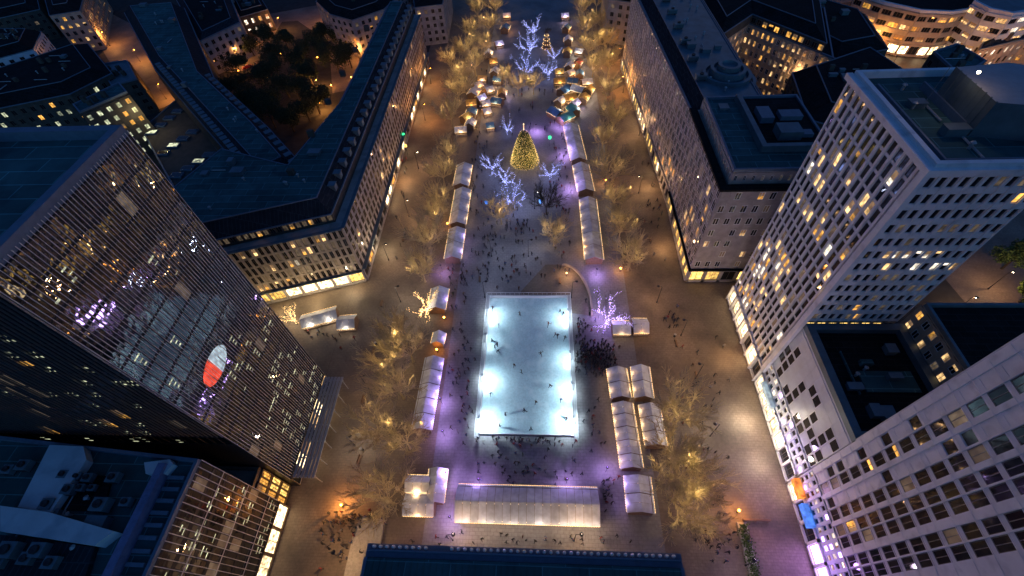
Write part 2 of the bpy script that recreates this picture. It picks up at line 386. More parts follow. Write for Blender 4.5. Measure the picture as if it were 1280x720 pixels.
    def finish(s, limit=100):
        s.wall.build('wall', s.wmats, s.root)
        def area(wn):
            x, y, z, rz, w, h = wn[:6]; c = Vector((x, y, z))+s.loc; tx = Vector((cos(rz), sin(rz), 0))
            a = pr(c-tx*w/2); b_ = pr(c+tx*w/2); d = pr(c-tx*w/2+Vector((0, 0, h)))
            if not (-20 < a[0] < 1300 and -20 < a[1] < 740): return 0
            nrm = Vector((-sin(rz), cos(rz), 0))
            if nrm.dot(Vector((0, 0, H))-c) < 0: return 0
            return abs((b_[0]-a[0])*(d[1]-a[1])-(b_[1]-a[1])*(d[0]-a[0]))
        ws = sorted(s.wins, key=area, reverse=True)
        vis = [w for w in ws if area(w) > 0]
        for n_, wn in enumerate(vis[:limit]):
            x, y, z, rz, w, h, kd, fr, mu = wn
            if n_ < 24:
                src, me = win_mesh(w, h, kd, fr, mu); o = link('window', half(src, me, 0), s.root); link('frame', half(src, me, 1), o)
            else: o = link('window', win_mesh(w, h, kd, fr, mu)[1], s.root)
            o.location = (x, y, z)
            jit = random.gauss(0, .004)
            o.rotation_euler = (0, 0, rz+jit)
        rest = vis[limit:]+[w for w in ws if area(w) == 0]
        if rest:
            b = MB(); mats = []
            for x, y, z, rz, w, h, kd, fr, mu in rest:
                src, me = win_mesh(w, h, kd, fr, mu); T = Matrix.Translation((x, y, z)) @ Matrix.Rotation(rz+random.gauss(0, .004), 4, 'Z')
                ix = []
                for mm in me.materials:
                    if mm not in mats: mats.append(mm)
                    ix.append(mats.index(mm))
                off = len(b.v); b.v += [tuple(T @ Vector(v)) for v in src.v]; b.f += [tuple(i+off for i in f) for f in src.f]; b.m += [ix[i] for i in src.m]
            o = b.build('window', mats, s.root)
            if len(rest) > 1: o['kind'] = 'stuff'
        return s.root
def chooser(opts):
    "opts: list of (probability, kind)"
    def f(i, j, n, k):
        r = random.random()
        for p, kd in opts:
            if r < p: return kd
            r -= p
        return None
    return f
def clutter(B, poly, z, n, seed):
    r = random.Random(seed); xs = [p[0] for p in poly]; ys = [p[1] for p in poly]
    def inside(x, y):
        c = False; m = len(poly)
        for i in range(m):
            (x1, y1), (x2, y2) = poly[i], poly[(i+1) % m]
            if (y1 > y) != (y2 > y) and x < (x2-x1)*(y-y1)/(y2-y1)+x1: c = not c
        return c
    k = 0
    while k < n:
        x, y = r.uniform(min(xs), max(xs)), r.uniform(min(ys), max(ys))
        if not all(inside(x+a, y+b_) for a in (-2.5, 2.5) for b_ in (-2.5, 2.5)): n -= .2; continue
        k += 1; X, Y = x-B.loc.x, y-B.loc.y; t_ = r.random(); m = MB()
        if t_ < .4:
            a, c, h = r.uniform(.5, 1.6), r.uniform(.4, 1.1), r.uniform(.5, 1.5); m.box((X-a, Y-c, z), (X+a, Y+c, z+h)); m.box((X-a-.1, Y-c-.1, z+h), (X+a+.1, Y+c+.1, z+h+.08)); m.build('roof_hatch', M['roof_zinc'], B.root)
        elif t_ < .75:
            m.lathe([(.22, 0), (.22, .9), (.4, .95), (.05, 1.25)], (X, Y, z), 8); m.build('vent_pipe', M['steel'], B.root)
        else:
            l = r.uniform(2, 4); d_ = r.choice((0, 1)); m.tube((X-(l if d_ else 0), Y-(0 if d_ else l), z+.3), (X+(l if d_ else 0)*.5, Y+(0 if d_ else l)*.5, z+.3), .15, .15, 5); m.build('roof_duct', M['steel'], B.root)
def units(root, loc, spots, mt=None):
    "air handling boxes on a roof: casing, louvres and a fan cowl in one mesh each"
    for x, y, z, a, b_, h in spots:
        m = MB(); X, Y = x-loc[0], y-loc[1]
        m.box((X-a/2, Y-b_/2, z+.25), (X+a/2, Y+b_/2, z+h), 0)
        for sx in (-1, 1):
            m.box((X+sx*a*.35-.1, Y-b_/2, z), (X+sx*a*.35+.1, Y+b_/2, z+.248), 1)
        for q in range(3): m.box((X-a*.42, Y-b_/2-.05, z+.4+q*(h-.6)/3), (X+a*.42, Y-b_/2+.02, z+.5+q*(h-.6)/3), 1)
        m.lathe([(min(a, b_)*.32, 0), (min(a, b_)*.32, .35), (min(a, b_)*.26, .35), (.05, .28)], (X, Y, z+h), 10, 1)
        m.build('roof_unit', [mt or M['steel'], M['black']], root)

exec_order = []
# ------------------------------------------------------------------ setting
def sheet(name, poly, z, mt):
    b = MB(); b.add([(x, y, z) for x, y in poly], [tuple(range(len(poly)))]); o = b.build(name, mt); o['kind'] = 'structure'; return o
sheet('ground', [(-3500, -2500), (3500, -2500), (3500, 4500), (-3500, 4500)], -.02, M['ground'])
sheet('plaza', [(-23, -30), (-23, 330), (24, 330), (24, -30)], .004, M['plaza'])
sheet('pavement', [(-53, -40), (-23.01, -40), (-23.01, 330), (-53, 330)], .0, M['street'])
sheet('pavement', [(24.01, -40), (52, -40), (52, 330), (24.01, 330)], .0, M['street'])
sheet('pavement', [(-110, 48.5), (-53.05, 47.5), (-53.05, 90), (-110, 76)], -.001, M['street'])
sheet('pavement', [(52.05, 73), (70, 73), (70, 82), (52.05, 82)], -.001, M['street'])
sheet('road', [(-170, 30), (-104, 30), (-104, 62), (-170, 75)], .0, M['terra'])
sheet('road', [(112, 55), (170, 55), (175, 130), (104, 130)], .0, M['street'])
def strip(name, pts, w, z, mt):
    b = MB(); vs = []
    for i, p in enumerate(pts):
        p = Vector(p); a = Vector(pts[max(0, i-1)]); c = Vector(pts[min(len(pts)-1, i+1)]); d = (c-a).normalized(); n = Vector((-d.y, d.x))*w/2
        vs += [(*(p+n), z), (*(p-n), z)]
    b.add(vs, [(2*i, 2*i+1, 2*i+3, 2*i+2) for i in range(len(pts)-1)]); o = b.build(name, mt); o['kind'] = 'structure'; return o
strip('road', [P(x, y).xy for x, y in ((985, 5), (1040, 30), (1100, 62), (1150, 85), (1215, 95), (1290, 92), (1400, 60))], 16, .006, M['asphalt'])
strip('road', [P(x, y).xy for x, y in ((985, 5), (1060, -8), (1150, -12))], 18, .004, M['asphalt'])
strip('road', [P(x, y).xy for x, y in ((105, 20), (150, 45), (185, 95), (215, 130))], 22, .006, M['street'])
strip('road', [P(x, y).xy for x, y in ((285, 90), (330, 25), (390, 15), (440, 45), (450, 110))], 24, .008, M['street'])
sheet('road', [P(245, 120).xy, P(430, 150).xy, P(450, 0).xy, P(270, 0).xy], .002, M['ground'])
# curved low terrace lit by the market, north east of the rink
b = MB(); c = P(655, 372); arc = []
for k in range(15):
    a = radians(-12+100*k/14); arc.append((c.x+11+7.5*cos(a), c.y-3+15*sin(a)))
inner = [(x-.5, y-.4) for x, y in arc][::-1]
b.prism(arc+inner, 0, .55); tw = b.build('curved_wall', M['warm_stone']); tag(tw, 'low curved stone wall sweeping round the lit paving above the rink', 'wall')
sheet('paving', arc+[(c.x+6, c.y+12), (c.x-1, c.y+2), (c.x+2, c.y-3)], .014, M['street'])

# ------------------------------------------------------------------ BUILDINGS
# left glass tower
B = Building('glass_tower', 'dark glass tower with pale vertical fins and a flat blue roof, left side', 'tower', (-51, 24, 0))
poly = [(-96, 24.2), (-51, 24.2), (-51, 48), (-96, 48)]
ZT = 69.6
B.body(poly, 0, ZT, M['black'])
TLS = [[random.random() for _ in range(4)] for _ in range(20)]
def tl(i, j, n, k):
    y = i/n; z = j/k; r = random.random(); strong = TLS[j][int(y*3.99)]
    if z < .45 and y > .25: return 'office' if r < (.75 if strong > .5 else .15) else ('dim' if r > .96 else None)
    return 'office' if r < (.12 if strong > .75 else .01) else ('dim' if r > .985 else None)
B.facade((-51, 24.2), (-51, 48), 5.2, ZT, 15, 19, .99, .96, M['black'], M['black'], tl, pd=.05, sd=.04, kind='tower', mull=0)
B.facade((-51, 24.2), (-51, 48), .2, 5.1, 8, 1, .92, .9, M['bronze'], M['fin'], chooser([(.45, 'shop'), (.3, 'warm')]), pd=.3, sd=.2, kind='tower')
B.facade((-96, 24.2), (-51, 24.2), 26, ZT, 28, 12, .99, .95, M['black'], M['black'], chooser([(.12, 'office'), (.06, 'dim'), (.012, 'gold')]), pd=.1, sd=.08, kind='tower', mull=0)  # lit panes on this face stand in for city glints reflected in the glass
B.facade((-51, 48), (-96, 48), 0, ZT, 20, 16, .9, .85, M['fin_dark'], M['fin_dark'], None, pd=.1, sd=.08, kind='tower', mull=0)
b = MB()
for i in range(46):
    y = 24.2+23.8*i/45-24; b.box((.06, y-.03, 5.3), (.14, y+.03, ZT+.5))
b.build('facade_fins', M['fin'], B.root)
b = MB()
for i in range(57):
    x = -45*i/56; b.box((x-.04, -.28+.2, 30), (x+.04, .09, ZT+.4))
b.build('facade_fins', M['fin_dark'], B.root)
B.roof(poly, ZT, M['roof'], ph=1.3, pw=1.1)
clutter(B, [(-90, 26), (-54, 26), (-54, 46), (-90, 46)], ZT+.03, 16, 1)
b = MB(); b.box((-34, 8, ZT+.1), (-9, 8.6, ZT+.75)); b.cut(); b.box((-30, 15.5, ZT+.1), (-29.4, 21, ZT+.9)); b.cut(); b.box((-45, 3.4, ZT+.1), (-7, 3.7, ZT+.5)); b.build_each('roof_rail', M['parapet'], B.root)
units(B.root, B.loc, [(-67, 43, ZT, 2.2, 1.6, 1.4), (-70, 33, ZT, 3.5, 2, 1.2), (-63, 29.5, ZT, 1.2, 1.2, .9), (-74, 40, ZT, 4, 3, 1.8)], M['roof_zinc'])
# glowing red and white disc on the glass, behind the fins
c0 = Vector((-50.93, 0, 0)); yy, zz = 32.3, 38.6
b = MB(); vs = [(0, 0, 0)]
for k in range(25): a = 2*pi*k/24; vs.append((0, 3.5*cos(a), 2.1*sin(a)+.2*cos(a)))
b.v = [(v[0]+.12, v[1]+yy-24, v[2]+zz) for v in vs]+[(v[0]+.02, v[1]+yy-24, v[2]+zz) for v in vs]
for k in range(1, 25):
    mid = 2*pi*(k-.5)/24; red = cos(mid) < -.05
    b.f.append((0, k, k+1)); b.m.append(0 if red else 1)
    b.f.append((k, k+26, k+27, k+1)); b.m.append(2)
b.build('red_white_disc', [M['red_lit'], M['white_lit'], M['black']], B.root)
b = MB()   # louvred canopy along the street
for q in range(6): b.box((.3+q*.8, .6, 4.6+.06*(q % 2)), (.85+q*.8, 23.4, 4.85))
for q in range(7): b.box((.1, 1+q*3.6, 4.35), (4.9, 1.25+q*3.6, 4.58)); b.tube((4.6, 1.1+q*3.6, 0), (4.6, 1.1+q*3.6, 4.35), .1, .1)
b.build('entrance_canopy', M['steel'], B.root)
B.finish()

# podium south of the glass tower
B = Building('podium_building', 'glazed street building with a dark blue roof below the glass tower', 'building', (-52, 0, 0))
ZP = 31.
def podl(i, j, n, k):
    r = random.random(); strong = j in (0, 3, 5)
    if r < (.65 if strong else .3): return 'office'
    if r < (.72 if strong else .36): return 'dim'
    if r < (.6 if strong else .22): return 'shopy' if j < 2 else 'gold'
poly = [(-100, -60), (-52, -60), (-52, 20), (-100, 24)]
B.body(poly, 0, ZP, M['black'])
B.facade((-52, -60), (-52, 20), 4.8, ZP, 40, 7, .97, .85, M['black'], M['black'], podl, pd=.1, sd=.08, kind='tower', mull=0)
B.facade((-52, -60), (-52, 20), .2, 4.7, 18, 1, .9, .85, M['bronze'], M['bronze'], chooser([(.5, 'shop'), (.3, 'shopy')]), pd=.3, sd=.25, kind='dark')
b = MB()
for i in range(81): b.box((.12, 20-i*1.0-.04, 5), (.25, 20-i*1.0+.04, ZP+.3))
for j in range(3): b.box((.251, -60, 9+j*8), (.32, 20, 9.15+j*8))
b.build('facade_fins', M['fin'], B.root)
B.roof(poly, ZP, M['roof'], ph=.8, pw=.5)
clutter(B, [(-98, -8), (-60, -8), (-60, 20), (-98, 22)], ZP+.03, 34, 2)
b = MB(); b.box((-5.2, -60, ZP+.1), (-4, 19, ZP+1.8)); b.build('blue_parapet_wall', mat('blue_parapet', (.16, .17, .3), .6), B.root)
b = MB()   # skylight ribs next to the parapet
for i in range(40): b.box((-3.6, 17-i*1.6, ZP+.1), (-1, 17.5-i*1.6, ZP+.7))
b.build('skylight_ribs', M['parapet'], B.root)
b = MB()
def pad(b, px, z0, z1, m=0): b.prism([(P(x, y, z1).x+52, P(x, y, z1).y) for x, y in px][::-1], z0, z1, m)
pad(b, [(62, 556), (104, 558), (108, 575), (62, 642), (22, 634)], ZP+.1, ZP+1.5); b.cut()
pad(b, [(0, 632), (60, 640), (142, 664), (118, 682), (0, 664)], ZP+.1, ZP+2.1); b.cut()
pad(b, [(180, 578), (212, 574), (216, 580), (206, 592), (182, 592)], ZP+.1, ZP+1.3)
b.build_each('white_roof_deck', M['roof_white'], B.root)
b = MB(); pad(b, [(0, 668), (118, 684), (100, 740), (0, 740)], ZP+.1, ZP+.9); b.build('sunken_roof', M['roof_dark'], B.root)
b = MB(); pad(b, [(72, 600), (90, 590), (140, 596), (128, 640), (64, 636)], ZP+.1, ZP+.4); b.build('plant_yard', M['roof_black'], B.root)
sp = []
for x, y, s_ in ((88, 596, 1.2), (104, 598, 1), (118, 600, 1.2), (70, 633, 1.5), (108, 612, 1), (95, 615, 1.4), (122, 612, .9), (136, 634, 1.8), (60, 522, 1.6), (40, 585, 1.5), (20, 590, 1.3), (150, 600, 1.4), (165, 630, 1.2), (25, 690, 2), (45, 700, 1.5), (60, 690, 1.8), (75, 705, 1.5), (10, 705, 1.4)):
    q = P(x, y, ZP); sp.append((q.x, q.y, ZP+.45, s_*1.2, s_, s_*.9))
units(B.root, B.loc, sp, M['roof_zinc'])
B.finish()
B = Building('link_block', 'low brown glazed block between the glass tower and the blue roof', 'building', (-52, 20, 0))
B.body([(-62, 20.3), (-53, 20.3), (-53, 24.0), (-62, 24.0)], 0, 13, M['bronze'])
B.roof([(-62, 20.3), (-53, 20.3), (-53, 24.0), (-62, 24.0)], 13, M['warm_stone'], pm=M['bronze'])
B.facade((-53, 20.3), (-53, 24.0), .3, 12.8, 3, 3, .85, .8, M['bronze'], M['bronze'], chooser([(.5, 'shopy'), (.3, 'gold')]))
B.finish()

# left perimeter block
B = Building('corner_block', 'curved stone block with mansard roof and lit shopfronts left of the market', 'building', (-49.5, 81, 0))
poly = [(-100, 88), (-86, 70), (-79, 71.5), (-49.8, 80.6), (-51, 210), (-66, 212), (-65, 130), (-70, 104), (-92, 112)]
B.body(poly, 0, 21, M['grey_stone'])
B.body([(p[0]*1, p[1]) for p in [(-97.5, 88.5), (-85, 72.5), (-79, 74), (-52.2, 83), (-53.2, 208), (-64, 209), (-63.5, 130), (-69, 101.6), (-90.5, 109)]], 21.01, 24.2, M['dark_stone'])
wl = chooser([(.08, 'warm'), (.22, 'dim'), (.06, 'gold')])
B.facade((-79, 71.5), (-49.8, 80.6), 5, 21, 20, 5, .62, .8, M['warm_stone'], M['bronze'], wl, pd=.35, sd=.22)
B.facade((-79, 71.5), (-49.8, 80.6), .2, 4.9, 7, 1, .86, .74, M['grey_stone'], M['bronze'], chooser([(.45, 'shop'), (.5, 'shopy')]), pd=.45, sd=.5, mull=3)
B.facade((-49.8, 80.6), (-51, 210), 5, 21, 50, 5, .58, .8, M['grey_stone'], M['bronze'], chooser([(.08, 'dim'), (.03, 'warm')]), pd=.14, sd=.1)
B.facade((-49.8, 80.6), (-51, 210), .2, 4.9, 26, 1, .84, .7, M['grey_stone'], M['bronze'], chooser([(.28, 'shop'), (.2, 'gold'), (.2, 'dim')]), pd=.45, sd=.5, mull=1)
B.facade((-86, 70), (-79, 71.5), .2, 21, 5, 5, .6, .75, M['warm_stone'], M['bronze'], chooser([(.3, 'warm')]), pd=.35, sd=.22)
B.facade((-100, 88), (-86, 70), .2, 21, 9, 5, .5, .7, M['warm_stone'], M['bronze'], chooser([(.3, 'warm')]), pd=.35, sd=.22)
B.facade((-79, 74), (-52.2, 83), 21.5, 24, 18, 1, .75, .75, M['dark_stone'], M['bronze'], chooser([(.5, 'dim'), (.2, 'gold'), (.15, 'green')]), pd=.25, sd=.2)
B.facade((-85, 72.5), (-79, 74), 21.5, 24, 4, 1, .75, .75, M['dark_stone'], M['bronze'], chooser([(.5, 'gold')]), pd=.25, sd=.2)
B.mansard([(-98, 88.5), (-85.2, 71.8), (-79, 73.2), (-51.8, 82.3), (-52.8, 208.5), (-64.4, 209.4), (-64, 130), (-69.4, 102), (-91, 109.8)], 24.3, 3.4, 3.2, M['roof_dark'], M['roof'])
clutter(B, [(-95, 91), (-84, 76), (-78, 77), (-56, 84), (-57, 204), (-61, 204), (-61, 130), (-68, 98), (-90, 106)], 27.75, 40, 5)
b = MB()   # cornice and shop canopy
for z, o_ in ((21.05, .7), (4.95, 1.2)):
    for p, q in (((-86, 70), (-79, 71.5)), ((-79, 71.5), (-49.8, 80.6)), ((-49.8, 80.6), (-51, 210))):
        p = Vector(p); q = Vector(q); t = (q-p).normalized(); n = Vector((t.y, -t.x)); T = Matrix.Translation((p.x+49.5, p.y-81, z)) @ Matrix.Rotation(math.atan2(t.y, t.x), 4, 'Z')
        b.box((0, -o_, 0), ((q-p).length, 0.3, .22), 0, T)
b.build('cornice', M['roof_zinc'], B.root)
b = MB()   # dormers with small roofs on the wing
for i in range(24):
    y = 90+i*4.9-81; b.box((-4.4, y, 25.2), (-2.9, y+1.6, 26.9)); b.box((-4.7, y-.15, 26.91), (-2.7, y+1.75, 27.05)); b.cut()
b.build_each('dormer', M['roof_zinc'], B.root)
b = MB()
for i in range(6): T = Matrix.Translation((-15, 13+i*17, 27.8)); b.box((-.8, -.6, 0), (.8, .6, 1.5+.4*(i % 2)), 0, T); b.cut()
b.build_each('chimney', M['dark_stone'], B.root)
B.finish()

# diagonal wing behind it
q = [P(x, y, 22).xy for x, y in ((256, 264), (318, 224), (360, 196), (345, 172), (262, 85), (222, 8), (158, 12), (190, 75), (300, 215), (248, 255))]
q = [P(x, y, 22).xy for x, y in ((318, 228), (376, 200), (330, 150), (262, 88), (226, 2), (150, 8), (188, 78))]
B = Building('long_roofed_wing', 'long diagonal wing with blue mansard roof and rounded end, upper left', 'building', (q[0].x, q[0].y, 0))
qq = [tuple(v) for v in q]
B.body(qq, 0, 19, M['dark_stone'])
B.facade(qq[-1], qq[0], 1, 19, 36, 5, .5, .7, M['dark_stone'], M['bronze'], chooser([(.05, 'warm'), (.15, 'dim')]), pd=.3, sd=.2)
B.mansard(qq, 19.1, 4, 4, M['roof_dark'], M['roof'])
clutter(B, qq, 23.15, 40, 6)
b = MB()
p0, p1 = Vector(qq[-1]), Vector(qq[0]); t = (p1-p0).normalized(); n = Vector((t.y, -t.x)); Lw = (p1-p0).length
for i in range(34):
    c = p0+t*(3+i*(Lw-6)/33)-n*2.2-q[0]; T = Matrix.Translation((c.x, c.y, 19.6)) @ Matrix.Rotation(math.atan2(t.y, t.x), 4, 'Z')
    b.box((-.9, -1.2, 0), (.9, .8, 2.1), 0, T); b.box((-1.05, -1.4, 2.11), (1.05, .9, 2.25), 0, T); b.cut()
for k in (1, 2):
    p0_, p1_ = Vector(qq[k]), Vector(qq[k+1]); t_ = (p1_-p0_).normalized(); n_ = Vector((t_.y, -t_.x)); l_ = (p1_-p0_).length
    for i in range(int(l_/4)):
        c = p0_+t_*(2+i*4)-n_*2.2-q[0]; T = Matrix.Translation((c.x, c.y, 19.6)) @ Matrix.Rotation(math.atan2(t_.y, t_.x), 4, 'Z')
        b.box((-.9, -1.2, 0), (.9, .8, 2.1), 0, T); b.box((-1.05, -1.4, 2.11), (1.05, .9, 2.25), 0, T); b.cut()
b.build_each('dormer', M['roof_zinc'], B.root)
B.finish(60)
# cross wing joining the two
q = [P(x, y, 23).xy for x, y in ((250, 264), (330, 226), (352, 205), (420, 215), (440, 140), (395, 150), (300, 150))]
q = [P(x, y, 21).xy for x, y in ((246, 262), (362, 208), (446, 128), (444, 200), (380, 240), (262, 296))]
q = [q[5], q[4], q[3], q[2], q[1], q[0]]
B = Building('linking_wing', 'low blue roofed wing joining the corner block to the long wing', 'building', (q[0].x, q[0].y, 0))
qq = [tuple(v) for v in q]
B.body(qq, 0, 18.5, M['dark_stone']); B.roof(qq, 18.5, M['roof'], ph=.6, pw=.4)
clutter(B, qq, 18.53, 24, 7)
b = MB()
for i in range(14):
    c = P(300+i*7, 232-i*3.4, 20).xy-q[0]; b.box((c.x-.5, c.y-.5, 18.6), (c.x+.9, c.y+.5, 19.3)); b.cut()
b.build_each('roof_hatch', M['roof_zinc'], B.root)
B.finish(10)
# service yard building between tower and wing
q = [P(x, y, 8).xy for x, y in ((175, 160), (230, 260), (300, 222), (222, 120))]
B = Building('courtyard_annexe', 'low annexe with dim olive roof lights behind the glass tower', 'building', (q[0].x, q[0].y, 0))
qq = [tuple(v) for v in q]; B.body(qq, 0, 7, M['dark_stone']); B.roof(qq, 7, M['dark_stone'], ph=.5)
b = MB()
for i in range(4):
    for j in range(3):
        c = q[0].lerp(q[3], .15+.22*i).lerp(q[1].lerp(q[2], .15+.22*i), .12+.28*j)-q[0]
        b.box((c.x-2.1, c.y-1.3, 7.1), (c.x+2.1, c.y+1.3, 7.7), 0); b.box((c.x-1.8, c.y-1.0, 7.71), (c.x+1.8, c.y+1.0, 7.76), 1 if (i*3+j) % 4 == 0 else 2); b.cut()
b.build_each('roof_light', [M['parapet'], M['room_green'], M['glass_d']], B.root)
plight((B.loc.x+8, B.loc.y-4, 16), (1, .85, .45), 900); B.finish(0)

# right perimeter block
B = Building('long_stone_block', 'long pale stone block with cornice and attic lining the right street', 'building', (40.5, 80, 0))
zc = 32.5
B.body([(40.6, 80), (66, 80), (66, 112), (41, 112)], 0, zc, M['grey_stone'])
B.body([(41, 112.01), (62, 112.01), (60, 200), (36.3, 200)], 0, zc-1.5, M['grey_stone'])
B.body([(42, 81.4), (65, 81.4), (65, 111), (42.2, 111)], zc+.01, zc+3.6, M['grey_stone'])
wr = chooser([(.13, 'warm'), (.08, 'gold'), (.16, 'dim')])
def wr2(i, j, n, k):
    r = random.random(); f = 1-i/n
    if f > .55: return 'gold' if r < .16 else ('warm' if r < .26 else ('dim' if r < .4 else None))
    return 'dim' if r < .1 else ('warm' if r < .03 else None)
B.facade((41, 112), (40.6, 80), 5.5, zc, 12, 7, .6, .76, M['grey_stone'], M['white'], lambda i, j, n, k: wr2(n-1-i, j, n, k), pd=.14, sd=.1)
B.facade((36.3, 200), (41, 112), 5.5, zc-1.5, 32, 7, .6, .76, M['grey_stone'], M['white'], lambda i, j, n, k: 'gold' if (j < 2 and random.random() < .3) else ('dim' if random.random() < .08 else None), pd=.14, sd=.1)
B.facade((41, 112), (40.6, 80), .2, 5.4, 9, 1, .8, .7, M['grey_stone'], M['bronze'], chooser([(.8, 'shopy')]), pd=.5, sd=.5)
B.facade((36.3, 200), (41, 112), .2, 5.4, 26, 1, .8, .7, M['grey_stone'], M['bronze'], chooser([(.5, 'shopy'), (.15, 'shop')]), pd=.5, sd=.5)
B.facade((40.6, 80), (66, 80), 5.5, zc, 10, 7, .52, .55, M['grey_stone'], M['white'], wr, pd=.2, sd=.14, skip=.25)
B.facade((40.6, 80), (66, 80), .2, 5.4, 6, 1, .8, .7, M['grey_stone'], M['bronze'], chooser([(.9, 'shopy')]), pd=.4, sd=.4)
B.facade((42, 81.4), (65, 81.4), zc+.5, zc+3.4, 12, 1, .3, .5, M['grey_stone'], M['white'], chooser([(.2, 'dim')]), pd=.15, sd=.1)
B.facade((42.2, 111), (42, 81.4), zc+.5, zc+3.4, 14, 1, .3, .5, M['grey_stone'], M['white'], None, pd=.15, sd=.1)
b = MB(); b.box((-.9, -.9, zc+.012), (.999, 32, zc+.6)); b.box((1.0, -.9, zc+.012), (25, .9, zc+.6)); b.cut(); b.box((-.55, -.55, 5.41), (-.002, 31, 5.9)); b.box((-.55, -.95, 5.42), (25, -.5, 5.92))
b.build_each('cornice', M['roof_black'], B.root)
B.roof([(42, 81.4), (65, 81.4), (65, 111), (42.2, 111)], zc+3.6, M['roof'], ph=.7, name='roof')
clutter(B, [(43, 83), (64, 83), (64, 88), (49, 88), (49, 110), (43, 110)], zc+3.65, 12, 9)
B.mansard([(41.2, 112.6), (61.5, 112.6), (59.6, 199.5), (36.9, 199.5)], zc-1.4, 2.6, 3., M['roof_dark'], M['roof_zinc'])
clutter(B, [(45, 116), (58, 116), (56, 196), (41, 196)], zc+1.22, 34, 8)
b = MB()   # light well on the south roof, stepped
b.box((9, 8, zc+3.7), (24, 9.2, zc+5.3)); b.box((9, 9.2, zc+3.7), (10.2, 30, zc+5.3)); b.box((10.2, 9.2, zc+3.65), (24, 30, zc+3.9), 1); b.cut()
b.box((14, 12, zc+3.91), (19, 16, zc+6), 0); b.cut(); b.box((12, 19, zc+3.91), (15, 24, zc+5.4), 2); b.cut(); b.box((17, 20, zc+3.91), (22, 23, zc+5), 2); b.cut(); b.box((19.5, 13, zc+3.91), (22, 15, zc+4.8), 2)
b.build_each('roof_plant', [M['roof_zinc'], M['roof_black'], M['parapet']], B.root)
b = MB(); cx, cy = 12.0, 47.
for r, z in ((8.2, 2.), (6.6, 3.6), (4.8, 5.), (3, 6.)): b.lathe([(r, 0), (r, z), (r-.9, z), (r-1.1, z-.8), (.05, z-.8)], (cx, cy, zc-1.4), 32)
b.build('rotunda', M['roof_zinc'], B.root)
units(B.root, B.loc, [(45, 125+i*11, zc+1.3, 3, 1.6, 1.6) for i in range(7)], M['roof_zinc'])
B.finish()

# courtyard offices behind
a0, a1, a2 = P(888, 62, 24).xy, P(935, 30, 24).xy, P(1042, 74, 24).xy
q = [P(1042, 74, 24).xy, P(1050, 20, 24).xy, P(960, -12, 24).xy, P(880, 40, 24).xy, a0, a1]
q = [a0, a1, a2, a2+Vector((12, 40)), a0+Vector((0, 50))]
B = Building('lit_office_block', 'beige office block with rows of golden lit windows behind the long block', 'building', (a1.x, a1.y, 0))
qq = [tuple(v) for v in q]; B.body(qq, 0, 24, M['warm_stone'])
gl = chooser([(.35, 'gold'), (.25, 'warm'), (.1, 'dim')])
B.facade(qq[0], qq[1], 3, 24, 8, 6, .5, .55, M['warm_stone'], M['white'], gl, pd=.3, sd=.2)
B.facade(qq[1], qq[2], 3, 24, 16, 6, .5, .55, M['warm_stone'], M['white'], gl, pd=.3, sd=.2)
for k in range(5):
    c = Vector(qq[1]).lerp(Vector(qq[2]), .18+.17*k)
b = MB(); B.roof(qq, 24, M['roof_black'], ph=.4)
ins = [Vector(v) for v in qq]; cen = sum(ins, Vector((0, 0)))/5; top = [tuple(v.lerp(cen, .14)) for v in ins]
B.body(top, 24.05, 27.2, M['dark_stone']); B.facade(top[1], top[2], 24.3, 27, 12, 1, .75, .7, M['dark_stone'], M['bronze'], chooser([(.7, 'gold')]), pd=.15, sd=.12)
B.mansard(top, 27.3, 2.5, 4, M['roof_black'])
B.finish(90)
plight((a1.x+14, a1.y-22, 16), WARM, 2600, 1)
# dark roofs around it
def darkbuilding(name, label, px, z, rise, mt, ins=4, lit=None, wall='dark_stone', edges=(), bays=8, floors=5, cat='building', side=None):
    q = [P(x, y, z).xy for x, y in px]
    ar = sum(q[i-1].x*q[i].y-q[i].x*q[i-1].y for i in range(len(q)))
    if ar < 0: q = q[::-1]
    B = Building(name, label, cat, (q[0].x, q[0].y, 0)); qq = [tuple(v) for v in q]; B.body(qq, 0, z, M[wall])
    for e in range(len(qq)):
        p0, p1 = Vector(qq[e]), Vector(qq[(e+1) % len(qq)]); t = (p1-p0).normalized(); n = Vector((t.y, -t.x)); mid = (p0+p1)/2
        if n.dot(-mid) > 0 and (p1-p0).length > 6:
            B.facade(qq[e], qq[(e+1) % len(qq)], 1, z-.6, max(2, int((p1-p0).length/3.2)), max(1, int(z/3.4)), .45, .55, M[wall], M['bronze'], lit, pd=.25, sd=.18)
    if rise > 0: B.mansard(qq, z+.1, rise, ins, M[mt], M['roof_black'])
    else: B.roof(qq, z, M[mt], ph=.6)
    b = MB(); cen = sum(q, Vector((0, 0)))/len(q)
    for k in range(5):
        c = q[k % len(q)].lerp(cen, .45+.4*random.random())-q[0]; b.box((c.x-.7, c.y-.5, z+.1), (c.x+.7, c.y+.5, z+max(rise, 0)+1.3+random.random())); b.cut()
    b.build_each('chimney', M['dark_stone'], B.root)
    clutter(B, [tuple(v.lerp(cen, .25)) for v in q], z+max(rise, 0)+.12, 12, len(label))
    return B.finish(40)
dl = chooser([(.05, 'dim'), (.03, 'warm')])
